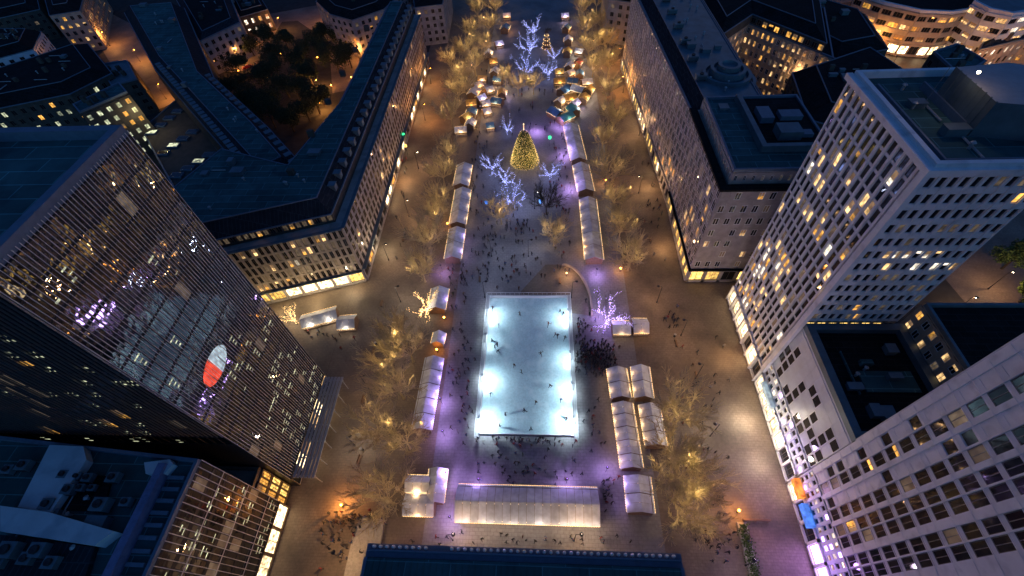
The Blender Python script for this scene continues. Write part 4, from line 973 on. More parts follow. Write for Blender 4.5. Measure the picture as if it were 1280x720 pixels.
# candle pyramid
q = P(683, 60); py_ = thing('christmas_pyramid', 'wooden tiered christmas pyramid with rotor, lit gold, at the top of the market', 'pyramid', q)
b = MB()
for i, r in enumerate((2.2, 1.8, 1.4, 1.0)):
    b.lathe([(.05, 0), (r, 0), (r, .2), (.05, .2)], (0, 0, i*1.8), 10)
    for k in range(6): a = k*pi/3; b.tube((r*.8*cos(a), r*.8*sin(a), i*1.8+.2), (r*.62*cos(a), r*.62*sin(a), i*1.8+1.8), .08, .08, 4)
b.lathe([(1.1, 7.2), (.1, 8)], n=10); b.build('tiers', M['wood'], py_)
b = MB()
for i, r in enumerate((2.2, 1.8, 1.4, 1.0)):
    for k in range(10): a = k*pi/5; b.ball((r*cos(a), r*sin(a), i*1.8+.35), .12, 3)
b.build('candle_lights', M['bulb_w'], py_)
b = MB()
for k in range(10): a = k*pi/5; T = Matrix.Translation((0, 0, 8.1)) @ Matrix.Rotation(a, 4, 'Z') @ Matrix.Rotation(.4, 4, 'X'); b.box((.2, -.25, 0), (2.3, .25, .05), 0, T)
b.build('rotor', M['wood'], py_); plight((0, -3, 3), WARM, 150, .3, py_)
# kiosk signs: green lit cross-like lantern and coloured lights near the shops
for (x, y, z, m_, lb) in ((508, 183, 4.5, 'green_lit', 'green glowing shop lantern on the left street wall'), (510, 194, 3.5, 'shop_y', 'yellow glowing shop lantern beneath the green one'), (687, 183, 3.2, 'green_lit', 'small green glowing lantern post beside the christmas tree'), (676, 262, 3, 'blue_lit', 'blue glowing lantern post on the plaza below the tree'), (609, 262, 2.6, 'blue_lit', 'blue violet glowing lantern post beside the left market row')):
    q = P(x, y, 0); t = thing('lantern', lb, 'lantern', q); b = MB(); b.tube((0, 0, 0), (0, 0, z), .06, .05, 5); b.build('pole', M['black'], t)
    b = MB(); b.lathe([(.05, 0), (.5, .1), (.6, .9), (.1, 1.2)], (0, 0, z), 8); b.build('lamp', M[m_], t)

# ------------------------------------------------------------------ trees
def branching(seed, h, spread, depth=5, up=.55, twig=.03, trunk_h=.28, n0=6, fan=False):
    rnd = random.Random(seed); segs = []
    def rec(p, d, L, r, lv):
        n = 3 if lv > 0 else 1; q = p; dd = Vector(d); wob = .09 if fan else .13
        for i in range(n):
            dd = (dd+Vector((rnd.gauss(0, wob), rnd.gauss(0, wob), rnd.gauss(.04, .05)))).normalized()
            q2 = q+dd*L/n; ra = max(twig, r*(1-.2*i)); rb = max(twig*.8, r*(1-.2*(i+1))); segs.append((q, q2, ra, rb, lv)); q = q2
            if lv > 0 and i < n-1:
                for _ in range(2 if fan and lv < 3 else 1): side(q, dd, L*rnd.uniform(.45, .65), r*.5, lv-1)
        if lv == 0: return
        for _ in range(2 if lv > 1 else 3): side(q, dd, L*rnd.uniform(.6, .8), r*.6, lv-1)
    def side(p, d, L, r, lv):
        ax = d.orthogonal().normalized(); ax.rotate(Matrix.Rotation(rnd.uniform(0, 2*pi), 3, d)); a = rnd.uniform(.3, .8)*spread
        nd = (Matrix.Rotation(a, 3, ax) @ d+Vector((0, 0, .12))).normalized(); rec(p, nd, L, max(r, twig), lv)
    trunk = [(Vector((0, 0, 0)), Vector((rnd.gauss(0, .1), rnd.gauss(0, .1), h*trunk_h)), .26, .2, 9)]
    top = trunk[0][1]
    for i in range(n0):
        a = 2*pi*i/n0+rnd.uniform(-.3, .3); u_ = up*rnd.uniform(.5, 1.25); d = Vector((cos(a)*u_, sin(a)*u_, 1-u_*.3)).normalized(); rec(top, d, h*(.34 if fan else .26), .11, depth-1)
    return trunk, segs
TV = {}; TREEW = 1250
def tree_meshes(seed, bark, **kw):
    k = (seed, bark.name)
    if k in TV: return TV[k]
    tr, sg = branching(seed, **kw); b = MB()
    for p, q, r0, r1, lv in tr: b.lathe([(.42, 0), (.28, .5)], n=8); b.tube(p, q, .27, .2, 8)
    tm = b.mesh('trunk', [bark]); b = MB()
    for p, q, r0, r1, lv in sg: b.tube(p, q, r0, r1, 5 if lv > 2 else 3, cap=False)
    TV[k] = (tm, b.mesh('crown', [bark]), sg); return TV[k]
def bare_tree(px, py, s, seed, label, group, bark='bark', h=13, lit=None, **kw):
    tm, cm, sg = tree_meshes(seed, M[bark], h=h, spread=.85, twig=.046, fan=True, **kw)
    t = thing('bare_tree', label, 'tree', P(px, py), random.uniform(0, 6.28), group); t.scale = (s, s, s)
    link('trunk', tm, t); link('crown', cm, t)
    if bark == 'bark':
        far = py < 150; k = 1.9 if far else 1
        for a in (seed % 7, seed % 7+2.1, seed % 7+4.2):
            v = Vector((cos(a)*6, sin(a)*6, 13)); plight(v, (1, .7, .3), TREEW*k, .4, t, 75, Vector((0, 0, 7.5))-v)  # added spots without fixtures, aimed at the crown to brighten the twigs
    return t
TL = [  # base pixel, size, label
 (492, 630, 1.25, 'large bare tree, lowest of the left row, above the orange lamp'), (513, 560, .95, 'bare tree beside the huts in the left row, second from the bottom'), (478, 545, 1.0, 'bare tree nearer the left street, second rank, lower part'),
 (505, 498, 1.0, 'bare tree level with the lower rink half in the left row'), (492, 462, 1.0, 'bare tree level with the middle of the rink in the left row'), (517, 452, .9, 'bare tree hugging the stalls left of the rink'), (500, 425, .85, 'bare tree level with the back of the rink on the left'),
 (532, 352, 1.0, 'bare tree just above the white lit tree in the left row'), (540, 318, 1.05, 'tall bare tree left of the nearest blue white stalls'), (548, 285, 1.0, 'bare tree left of the middle stall group'), (553, 262, .9, 'bare tree left of the stalls, with an orange lamp beneath'), (556, 232, 1.0, 'bare tree left of the back stall group'),
 (562, 205, .9, 'bare tree just below the jumbled upper left stalls'), (566, 160, 1.0, 'bare tree left of the jumbled upper left stalls'), (575, 130, 1.0, 'bare tree by the grey white stall, upper left'), (577, 108, 1.0, 'bare tree above the jumbled stalls, upper left'), (595, 95, 1.0, 'golden bare tree behind the upper left stalls'),
 (583, 78, 1.0, 'golden bare tree in the upper left grove, street side'), (603, 70, 1.0, 'golden bare tree in the upper left grove, plaza side'), (590, 52, 1.0, 'golden bare tree high in the upper left grove, street side'), (612, 45, 1.0, 'golden bare tree high in the upper left grove, plaza side'), (598, 28, 1.0, 'golden bare tree near the top edge, left, street side'), (620, 22, 1.0, 'golden bare tree near the top edge, left, plaza side'), (565, 88, .9, 'bare tree at the left street opposite the narrow stone house'),
 (850, 655, 1.1, 'bare tree, lowest of the right row beside the hall corner'), (833, 610, 1.1, 'bare tree right of the lower end stalls'), (862, 610, .9, 'bare tree in the outer rank of the right row, lower part'), (838, 525, 1.2, 'big golden bare tree right of the outer stall row'), (836, 572, .9, 'bare tree between the two big ones of the right row'),
 (785, 338, 1.1, 'golden bare tree beside the long blue white row, with an orange lamp'), (773, 300, .95, 'bare tree right of the long blue white row, middle'), (765, 262, .9, 'bare tree right of the middle stall group, lower'), (757, 235, 1.1, 'bare fan shaped tree with a red lamp at its foot, right row'), (752, 190, .9, 'bare tree right of the back stall group'),
 (765, 165, .95, 'bare tree beside the right street, upper part'), (757, 130, 1.0, 'bare tree right of the bright upper right stalls'), (740, 100, 1.0, 'golden bare tree above the bright stalls, plaza side'), (760, 95, 1.0, 'golden bare tree above the bright stalls, street side'), (735, 75, 1.0, 'golden bare tree in the upper right grove, plaza side'), (755, 68, 1.0, 'golden bare tree in the upper right grove, street side'),
 (732, 48, 1.0, 'golden bare tree high in the upper right grove, plaza side'), (750, 42, 1.0, 'golden bare tree high in the upper right grove, street side'), (728, 25, 1.0, 'golden bare tree near the top edge, right, plaza side'), (745, 18, 1.0, 'golden bare tree near the top edge, right, street side'),
 (627, 280, .85, 'lone golden bare tree standing on the plaza beside the left market row'), (692, 307, .95, 'slender leaning bare tree on the plaza above the curved wall'), (683, 268, .85, 'dark bare tree on the plaza below the christmas tree'), (648, 120, .8, 'bare tree between the blue lit trees, left'), (667, 118, .8, 'bare tree between the blue lit trees, right'), (632, 108, .8, 'thin bare tree beside the upper left stalls, plaza side')]
for i, (x, y, s_, lb) in enumerate(TL):
    dark = 'dark' in lb
    bare_tree(x, y, .92*s_*random.uniform(.9, 1.1), 100+i % 6, lb, 'bare trees of the market plaza', 'bark_d' if dark else 'bark', depth=4, n0=9, up=.78)
def lit_tree(px, py, s, seed, label, bulb='bulb_b', col=BLUE, pw=260, h=7.5, name='light_wrapped_tree'):
    tr, sg = branching(seed, h=h*1.75, spread=1.1, depth=4, n0=4, trunk_h=.2, up=1.1, twig=.03)
    t = thing(name, label, 'tree', P(px, py), random.uniform(0, 6), 'trees wrapped in lights'); t.scale = (s, s, s)
    b = MB()
    for p, q, r0, r1, lv in tr: b.tube(p, q, .22, .16, 7)
    b.build('trunk', M['bark_d'], t); b = MB()
    for p, q, r0, r1, lv in sg: b.tube(p, q, r0*.8, r1*.8, 4, cap=False)
    b.build('crown', M['bark_d'], t); b = MB(); rnd = random.Random(seed+5)
    for p, q, r0, r1, lv in tr+sg:
        if (lv < 1 and rnd.random() < .93) or (lv == 1 and rnd.random() < .5): continue
        n = max(2, int((q-p).length/.33)); u = (q-p).normalized().orthogonal()
        for i in range(n):
            c = p.lerp(q, (i+rnd.random())/n); u.rotate(Matrix.Rotation(2.1, 3, (q-p).normalized())); rr = r0+.05 if r0 < .2 else .27
            w = .09 if lv < 2 else (.12 if lv < 3 else .18); c = c+u*rr
            b.add([c+Vector((w, 0, -w*.6)), c+Vector((-w*.5, w*.85, -w*.6)), c+Vector((-w*.5, -w*.85, -w*.6)), c+Vector((0, 0, w))], [(0, 2, 1), (0, 1, 3), (1, 2, 3), (2, 0, 3)])
    b.build('string_lights', M[bulb], t); plight((0, 0, h*.55), col, pw, 1.2, t); return t
lit_tree(642, 262, 1.0, 3, 'blue white light wrapped tree below and left of the christmas tree, nearest', pw=700)
lit_tree(633, 236, 1.0, 4, 'blue white light wrapped tree left of the christmas tree foot, middle one', pw=500)
lit_tree(616, 217, .9, 5, 'blue white light wrapped tree left of the christmas tree, furthest left', pw=400)
lit_tree(688, 224, .8, 6, 'blue light wrapped tree just right of the christmas tree foot', pw=400)
lit_tree(634, 168, .7, 7, 'small pale light wrapped tree upper left of the christmas tree', pw=200)
lit_tree(659, 98, 1.15, 8, 'blue white light wrapped tree above the christmas tree, lowest of the line', pw=500)
lit_tree(662, 72, 1.2, 9, 'blue white light wrapped tree, middle of the line towards the top', pw=400)
lit_tree(667, 48, 1.1, 10, 'blue white light wrapped tree furthest towards the top edge', pw=400)
lit_tree(686, 100, .9, 11, 'blue light wrapped tree beside the upper right golden stalls', pw=300)
lit_tree(692, 78, .8, 14, 'slim blue light wrapped tree above the golden stalls', pw=200)
lit_tree(759, 405, 1.0, 8, 'violet white light wrapped tree right of the rink back corner', 'bulb_p', VIOLET, 900)
lit_tree(535, 392, .85, 13, 'cream white lit bare tree beside the single stall left of the rink', 'bulb_w', WHITE, 380, h=7)
lit_tree(372, 405, .8, 15, 'cream white lit tree beside the three huts in front of the corner block', 'bulb_w', WHITE, 600, h=6.5)

# christmas tree
q = P(656, 203); ct = thing('christmas_tree', 'tall conical christmas tree covered in golden lights with a tall spike', 'christmas tree', q)
HT, RT = 13.5, 5.1; rnd = random.Random(5)
b = MB(); b.tube((0, 0, 0), (0, 0, HT-.5), .3, .06, 7); b.build('trunk', M['bark_d'], ct)
b = MB(); bl = MB()
for i in range(5200):
    z = .8+(HT-1.2)*(1-sqrt(rnd.random())) if rnd.random() < .85 else rnd.uniform(.8, HT-1)
    r = RT*(1-z/HT)**.6*rnd.uniform(.55, 1.04); a = rnd.uniform(0, 2*pi); c = Vector((r*cos(a), r*sin(a), z-.12*r)); d = Vector((cos(a), sin(a), -.35)).normalized(); l = rnd.uniform(.35, .7); s_ = Vector((-sin(a), cos(a), rnd.uniform(-.3, .3)))*.14
    b.add([c-d*l*.5-s_, c-d*l*.5+s_, c+d*l*.5, c+Vector((0, 0, .12))], [(0, 1, 3), (1, 2, 3), (2, 0, 3)])
for i in range(2600):
    z = .8+(HT-1.2)*(1-sqrt(rnd.random())); r = RT*(1-z/HT)**.6*rnd.uniform(.97, 1.08); a = rnd.uniform(0, 2*pi); bl.ball((r*cos(a), r*sin(a), z-.1*r), rnd.uniform(.05, .085), 2)
b.build('foliage', M['needle'], ct); bl.build('string_lights', M['bulb_g'], ct)
b = MB(); b.tube((0, 0, HT-.5), (0, 0, HT+1.6), .07, .03, 5); b.ball((0, 0, HT+1.7), .18, 4); b.build('tree_topper', M['bulb_w'], ct)
b = MB(); b.lathe([(3.8, 0), (3.8, .9), (3.6, .9), (.3, .6)], n=16); b.build('base_fence', M['wood'], ct)
for a in range(4): plight((cos(a*pi/2+.5)*5.3, sin(a*pi/2+.5)*5.3, 5), (1, .66, .2), 260, .6, ct)

def leafy(px, py, h, r, label, group, seed, mt='leaf', n=2600):
    t = thing('leafy_tree', label, 'tree', P(px, py), 0, group); rnd = random.Random(seed)
    b = MB(); b.tube((0, 0, 0), (0, 0, h*.4), .3, .2, 7)
    lobes = []
    for k in range(9):
        a = rnd.uniform(0, 6.28); rr = rnd.uniform(.2, .75)*r; c = Vector((rr*cos(a), rr*sin(a), h*rnd.uniform(.5, .85))); lobes.append((c, rnd.uniform(.3, .5)*r)); b.tube((0, 0, h*.35), c, .12, .04, 5)
    b.build('trunk', M['bark_d'], t); b = MB()
    for i in range(n):
        c, lr = rnd.choice(lobes); v = Vector((rnd.gauss(0, 1), rnd.gauss(0, 1), rnd.gauss(0, .8))).normalized()*lr*rnd.uniform(.45, 1.1); p = c+v; s_ = rnd.uniform(.18, .4)
        u = Vector((rnd.gauss(0, 1), rnd.gauss(0, 1), rnd.gauss(0, 1))).normalized(); w = u.orthogonal().normalized()
        b.add([p-u*s_, p+w*s_*.6, p+u*s_, p-w*s_*.6], [(0, 1, 2, 3)])
    b.build('crown', M[mt], t); return t
k = 0
for x, y, h, r, lb in ((330, 112, 11, 7, 'lowest left'), (362, 122, 12, 7, 'lowest middle'), (392, 108, 12, 7, 'near the right end'), (425, 92, 13, 8, 'rightmost and largest'), (350, 85, 11, 7, 'behind the lowest left one'), (385, 75, 11, 6, 'centre of the square'), (318, 70, 10, 6, 'left side by the orange lamps'), (430, 62, 11, 6, 'below the blue light'), (360, 60, 8, 5, 'small one in the middle rank'), (300, 122, 11, 7, 'beside the rounded roof end'), (320, 140, 11, 7, 'against the long wing, middle'), (345, 160, 11, 7, 'against the long wing, lower'), (368, 165, 11, 6, 'in the lowest corner'), (388, 152, 11, 6, 'in the lower right corner'), (400, 142, 11, 6, 'by the lamp near the link roof'), (340, 140, 10, 6, 'tucked against the long roofed wing'), (405, 132, 9, 5, 'beside the linking roof'), (410, 50, 8, 5, 'top of the square'), (300, 95, 11, 7, 'left edge below the parked cars'), (345, 105, 12, 7, 'between the two lowest left ones'), (375, 95, 12, 7, 'centre, second rank'), (410, 78, 12, 7, 'right of the centre'), (400, 62, 11, 6, 'upper right of the centre'), (335, 60, 10, 6, 'upper left by the lane'), (378, 130, 11, 6, 'lowest, middle, by the link roof'), (440, 85, 11, 6, 'right edge by the corner block')):
    leafy(x, y, h, r, 'dark leafy tree in the lamp lit square, '+lb, 'trees in the lamp lit square', 40+k); k += 1
leafy(1252, 336, 9, 5, 'dark green tree in the sandy lane at the right edge', None, 77, 'leafg', 3000)
leafy(1274, 378, 7, 4, 'smaller green tree beside the teal roof at the right edge', None, 78, 'leafg', 1800)

# ------------------------------------------------------------------ street lamps
def street_lamp(px, py, z, col, pw, label, lampm='lamp_w', arm=1, group='street lamps of the market plaza', r=.3):
    q = P(px, py, z); t = thing('street_lamp', label, 'street lamp', (q.x, q.y, 0), 0, group)
    b = MB(); b.lathe([(.2, 0), (.14, .5), (.08, .6)], n=8); b.tube((arm*1.0, 0, z+.3), (0, 0, z-.2), .045, .06, 6); b.tube((0, 0, .3), (0, 0, z-.2), .09, .06, 6)
    o = b.build('pole', M['black'], t); b = MB(); b.lathe([(.04, .5), (.38, .2), (.4, .12), (.36, .12)], (arm*1.0, 0, z), 10); b.build('lamp_shade', M['black'], t)
    b = MB(); b.ball((arm*1.0, 0, z+.02), .22, 4); b.build('bulb', M[lampm], t)
    plight((arm*1.0, 0, z-.35), col, pw, r, t); return t
LM = [(493, 358, 7, WHITE, 900, 'white lamp in the left street opposite the corner block', 1), (828, 358, 7, WARM, 1100, 'white lamp in the right street opposite the stone block corner', -1), (803, 148, 7, WARM, 1300, 'white lamp on the right street beside the dark tree', -1), (803, 220, 7, WARM, 900, 'lamp on the right street beside the golden shopfronts', -1),
 (505, 250, 7, WARM, 1100, 'lamp in the left street level with the middle stall group', 1), (518, 190, 7, WARM, 1100, 'lamp in the left street near the green lantern', 1), (527, 130, 7, ORANGE, 2600, 'orange lamp in the left street, upper part', 1), (535, 85, 7, ORANGE, 2600, 'orange lamp in the left street further up', 1), (545, 35, 7, ORANGE, 2600, 'orange lamp in the left street near the top', 1),
 (782, 95, 7, ORANGE, 2600, 'orange lamp in the right street, upper part', -1), (778, 60, 7, ORANGE, 2400, 'orange lamp in the right street near the top', -1), (776, 25, 7, ORANGE, 2600, 'orange lamp in the right street at the top edge', -1),
 (478, 305, 7, WARM, 700, 'lamp in the left street by the block corner', 1), (450, 470, 7, WARM, 500, 'lamp in the left street beside the tower canopy', 1), (432, 545, 6, WHITE, 700, 'lamp at the foot of the glass tower', 1),
 (880, 455, 7, WARM, 900, 'lamp in the right street level with the white tower shops', -1), (900, 530, 7, WHITE, 800, 'lamp in the right street opposite the bright entrance', -1), (905, 620, 7, WARM, 900, 'lamp in the right street near the planter', -1), (860, 400, 7, WARM, 600, 'lamp in the right street near the two small huts', -1), (410, 690, 7, WARM, 1700, 'lamp on the lower left forecourt', 1), (560, 668, 6, WARM, 800, 'lamp on the walkway below the big tent, left', 1), (720, 668, 6, WARM, 700, 'lamp on the walkway below the big tent, right', 1), (950, 700, 7, (.8, .6, .9), 600, 'violet tinted lamp at the lower right corner of the street', -1)]
for x, y, z, c, pw, lb, a in LM: street_lamp(x, y, z, c, pw, lb, 'lamp_o' if c is ORANGE else 'lamp_w', a)
for x, y, tx in ((603, 352, 'left of the rink back edge'), (716, 352, 'right of the rink back edge'), (612, 300, 'beside the nearest left stalls'), (668, 240, 'between the blue lit trees'), (660, 300, 'in the middle of the open plaza')):
    street_lamp(x, y, 7, (.62, .7, 1), 520, 'added cool fill lamp '+tx, 'lamp_w', 1, 'added fill lamps of the open plaza')  # fill lamps added to lift the dark middle of the plaza
# lamps under the trees (short bollard lamps with orange globes)
def globe(px, py, col, pw, label, m_='lamp_o', z=1.1, group='globe lamps on short posts'):
    q = P(px, py); t = thing('globe_lamp', label, 'lamp', q, 0, group); b = MB(); b.tube((0, 0, 0), (0, 0, z), .07, .05, 6); b.lathe([(.16, 0), (.12, .12)], n=8); b.build('post', M['black'], t)
    b = MB(); b.ball((0, 0, z+.22), .26, 5); b.build('globe', M[m_], t); plight((0, 0, z+1.2), col, pw, .3, t)
GL = [(429, 633, ORANGE, 1500, 'fiery orange globe lamp between the glass tower and the large tree'), (921, 640, ORANGE, 700, 'orange globe lamp at the head of the planter strip'), (757, 229, ORANGE, 500, 'red orange globe at the foot of the fan shaped tree'), (775, 339, ORANGE, 500, 'orange globe at the foot of the tree beside the blue white row'), (560, 283, ORANGE, 300, 'orange globe beside the back end of the nearest left stalls'), (547, 440, ORANGE, 260, 'orange globe above the row left of the rink'), (556, 400, ORANGE, 120, 'small globe at the single stall'),
 (730, 315, ORANGE, 300, 'orange globe on the aisle side of the long blue white row'), (483, 610, WARM, 500, 'warm globe under the lowest left tree'), (500, 520, WARM, 420, 'warm globe among the trees level with the rink'), (507, 460, WARM, 360, 'warm globe among the trees level with the rink middle'), (540, 340, WARM, 300, 'warm globe under the tree above the white lit tree'), (551, 250, WARM, 420, 'warm globe under the trees by the middle stalls'), (845, 545, WARM, 560, 'warm globe under the big golden right tree'), (842, 625, WARM, 420, 'warm globe under the lower right trees'), (790, 300, WARM, 420, 'warm globe under the trees by the blue white row'), (770, 215, WARM, 300, 'warm globe between the dark tree and the fan tree'),
 (590, 85, WARM, 1300, 'warm globe inside the upper left grove, lower'), (608, 55, WARM, 1300, 'warm globe inside the upper left grove, middle'), (605, 25, WARM, 1500, 'warm globe inside the upper left grove, top'), (745, 85, WARM, 1300, 'warm globe inside the upper right grove, lower'), (742, 55, WARM, 1300, 'warm globe inside the upper right grove, middle'), (737, 28, WARM, 1500, 'warm globe inside the upper right grove, top'), (622, 270, WARM, 200, 'warm globe beneath the lone plaza tree'), (708, 345, WARM, 600, 'warm globe lighting the curved paving above the rink'), (575, 120, WARM, 600, 'warm globe left of the jumbled stalls')]
for i_, (x, y) in enumerate(((335, 100), (352, 70), (372, 92), (398, 75), (415, 110), (300, 92), (378, 140), (410, 70), (322, 55), (440, 100))): GL.append((x, y, ORANGE, 260, 'small orange globe lamp %s along the paths of the dark tree square' % ORD[i_]))
for x, y, c, pw, lb in GL:
    if c is ORANGE or 'curved' in lb or 'grove' in lb: globe(x, y, c, pw*(.6 if c is ORANGE and y < 500 else 1)*(.35 if 'grove' in lb else 1), lb, 'lamp_o' if c is ORANGE else 'bulb_w')
VL = [(560, 596, 'left of the big tent back corner'), (600, 604, 'behind the big tent, left'), (708, 604, 'behind the big tent, right'), (556, 545, 'beside the front stall left of the rink'), (553, 505, 'beside the middle of the stall row left of the rink'), (553, 340, 'near the nearest left stalls'), (757, 590, 'before the inner row, lower right'), (745, 345, 'below the long blue white row'), (700, 160, 'beside the teal stall'), (706, 195, 'on the aisle of the back right stalls'), (712, 238, 'on the aisle of the middle right stalls'), (670, 165, 'behind the christmas tree'), (565, 650, 'left of the big tent front corner'), (748, 398, 'beneath the violet tree')]
for x, y, lb in VL:
    q = P(x, y); t = thing('violet_lamp', 'violet pole lamp '+lb, 'lamp', q, 0, 'violet pole lamps'); b = MB(); b.tube((0, 0, 0), (0, 0, 3.2), .06, .05, 6); b.lathe([(.05, 3.4), (.3, 3.2), (.3, 3.1)], n=8); b.build('housing', M['black'], t)
    b = MB(); b.lathe([(.01, 3.02), (.24, 3.09), (.01, 3.12)], n=8); b.build('lens', M['lamp_v'], t); plight((0, 0, 2.9), VIOLET, 850 if y > 300 else 1500, .4, t)
q = (47, 32, 7); plight(q, (.65, .45, 1), 500, .5); plight((46.5, 24, 6), (.6, .35, 1), 600, .5); plight((46.5, 12, 6), (.55, .25, 1), 700, .5); plight((45.5, 40, 3.5), WHITE, 1700, .5); plight((-62, 72, 3.5), (1, .75, .4), 900, .5); plight((-71, 69, 3.5), (1, .75, .4), 700, .5); plight((-53, 76, 3.5), (1, .8, .5), 800, .5); plight((-46.5, 92, 3.5), (1, .8, .5), 900, .5); plight((-46.5, 125, 3.5), WARM, 1100, .5); plight((36.5, 92, 3.5), WARM, 800, .5); plight((36.5, 120, 3.5), WARM, 900, .5); plight((46.5, 31, 3.5), WHITE, 900, .5); plight((46, 56, 4), WARM, 700, .5)
# lamps of the far streets
FL = [(125, 40, 7), (165, 62, 6), (195, 105, 7), (290, 60, 7), (303, 45, 5), (345, 22, 7), (400, 12, 7), (445, 60, 6), (430, 150, 5), (396, 128, 4), (392, 100, 4), (1010, 8, 8), (1050, 22, 8), (1095, 42, 8), (1128, 60, 8), (1160, 76, 8), (1205, 82, 8), (1250, 84, 8), (1290, 80, 8), (1070, -8, 8)]
FN = ['in the warm lane at the top left, far end', 'in the warm lane at the top left, middle', 'in the warm lane beside the long wing', 'beside the ribbed stone block', 'in front of the shop row', 'on the road above the tree square', 'at the top of the tree square', 'on the right of the tree square', 'beside the linking roof', 'low among the dark trees', 'in the middle of the dark trees', 'at the left end of the orange road', 'on the orange road, second from its left end', 'on the orange road, third from its left end', 'on the orange road before the curved arcade', 'on the orange road behind the white tower', 'on the orange road near the penthouse', 'on the orange road by the low hall', 'on the orange road at the right edge', 'behind the curved arcade building']
for (x, y, z), nm in zip(FL, FN): street_lamp(x, y, z, ORANGE, 2800 if x > 1000 else 3600, 'distant orange lamp '+nm, 'lamp_o', 1, 'orange lamps of the outer streets')
street_lamp(1262, 340, 7, WARM, 1600, 'warm lamp beside the green tree at the right edge', 'lamp_w', 1, 'orange lamps of the outer streets'); street_lamp(1215, 372, 6, WARM, 1200, 'warm lamp in the sandy lane behind the white tower', 'lamp_w', 1, 'orange lamps of the outer streets')
street_lamp(14, 505, 6, ORANGE, 1800, 'orange lamp on the reddish street at the left edge', 'lamp_o', 1, 'orange lamps of the outer streets')
q = P(428, 15, 5); t = thing('blue_light_garland', 'bright blue light garland at the top of the tree square', 'light garland', (q.x, q.y, 0)); b = MB(); b.tube((0, 0, 0), (0, 0, 5), .1, .1, 5); b.tube((6, 2, 0), (6, 2, 5), .1, .1, 5); b.build('posts', M['black'], t); b = MB()
for i in range(40): b.ball((6*i/39+random.gauss(0, .2), 2*i/39, 5-.9*sin(pi*i/39)+random.gauss(0, .3)), .2, 3)
b.build('bulbs', M['blue_lit'], t)

# ------------------------------------------------------------------ cars
def car(px, py, rz, label, group, z=0):
    t = thing('parked_car', label, 'car', P(px, py, 0), rz, group)
    b = MB(); prof = [(-2.1, .35), (-2.15, .8), (-1.9, .95), (-1.25, 1.0), (-.75, 1.42), (.7, 1.45), (1.3, 1.0), (2.0, .85), (2.15, .6), (2.1, .35)]
    n = len(prof); vs = [(x, -.86 if z_ < 1.1 else -.68, z_) for x, z_ in prof]+[(x, .86 if z_ < 1.1 else .68, z_) for x, z_ in prof]
    b.add(vs, [tuple(range(n)), tuple(range(n, 2*n))[::-1]]+[(i, i+n, (i+1) % n+n, (i+1) % n) for i in range(n)]); b.build('body', M['carpaint'], t)
    b = MB(); b.add([(1.27, -.66, 1.03), (1.27, .66, 1.03), (.76, .6, 1.43), (.76, -.6, 1.43)], [(0, 1, 2, 3)]); b.v = [(x+.02, y, z_+.015) for x, y, z_ in b.v]
    b.add([(-1.25, -.66, 1.035), (-1.25, .66, 1.035), (-.79, .6, 1.43), (-.79, -.6, 1.43)], [(3, 2, 1, 0)]); b.build('windscreen', M['glass_d'], t)
    for sx in (-1.3, 1.35):
        for sy in (-.82, .82): b = MB(); b.tube((sx, sy-.1, .33), (sx, sy+.1, .33), .33, .33, 12); b.build('wheel', M['rubber'], t)
    for sy in (-.6, .6): b = MB(); b.box((-2.19, sy-.15, .68), (-2.13, sy+.15, .8)); b.build('tail_light', M['tail'], t)
car(1276, 312, .9, 'red car with glowing tail lights at the right edge', None)
for i, (x, y) in enumerate(((292, 66), (297, 72), (303, 78), (310, 85))): car(x, y, .5, 'small car parked in the lamp lit lane, %s from the top' % ORD[i], 'cars parked by the tree square')
for i, (x, y) in enumerate(((1064, 38), (1120, 66), (1188, 86))): car(x, y, -.7, 'small car on the orange road, %s from the left' % ORD[i], 'cars on the orange road')

# planter strip lower right and pale ramp lower left
q = P(935, 690); t = thing('planter', 'long narrow planter with green shrubs on the lower right street', 'planter', q); b = MB(); b.box((-.9, -6, 0), (.9, 5, .5)); b.box((-.7, -5.8, .5), (.7, 4.8, .52)); b.build('trough', M['kerb'], t)
b = MB()
for i in range(900):
    p = Vector((random.gauss(0, .5), random.uniform(-5.6, 4.6), .5+abs(random.gauss(0, .45)))); u = Vector((random.gauss(0, 1), random.gauss(0, 1), random.gauss(0, 1))).normalized()*.2; w = u.orthogonal().normalized()*.12; b.add([p-u, p+w, p+u, p-w], [(0, 1, 2, 3)])
b.build('shrubs', M['leafg'], t)
q = P(944, 651); t = thing('barrier', 'low dark timber barrier across the street beside the planter head', 'barrier', q); b = MB(); b.box((-2.6, -.15, .3), (2.6, .15, 1.1))
for x in (-2.2, 0, 2.2): b.box((x-.1, -.35, 0), (x+.1, .35, .3))
b.build('board', M['wood'], t)
q = [P(x, y).xy for x, y in ((428, 735), (443, 668), (452, 648), (482, 650), (466, 735))]; b = MB(); b.prism([tuple(v) for v in q], 0, .7); o = b.build('stone_ramp', M['kerb']); tag(o, 'pale stone ramp at the lower left corner of the dark hall', 'ramp')
q = [(468, 440), (455, 500), (450, 575), (870, 470), (868, 560), (880, 600), (845, 430), (700, 352), (600, 350), (478, 380), (505, 300), (812, 300)]
bp = None
bw = ['left street opposite the tower, upper', 'left street opposite the tower, middle', 'left street opposite the tower, lower', 'right street, upper, by the tower shops', 'right street beside the big golden tree', 'right street below the big golden tree', 'right street left of the bright shops', 'lit curved paving', 'plaza behind the rink, left', 'left street below the corner block', 'left street beside the corner block', 'right street beside the stone block']
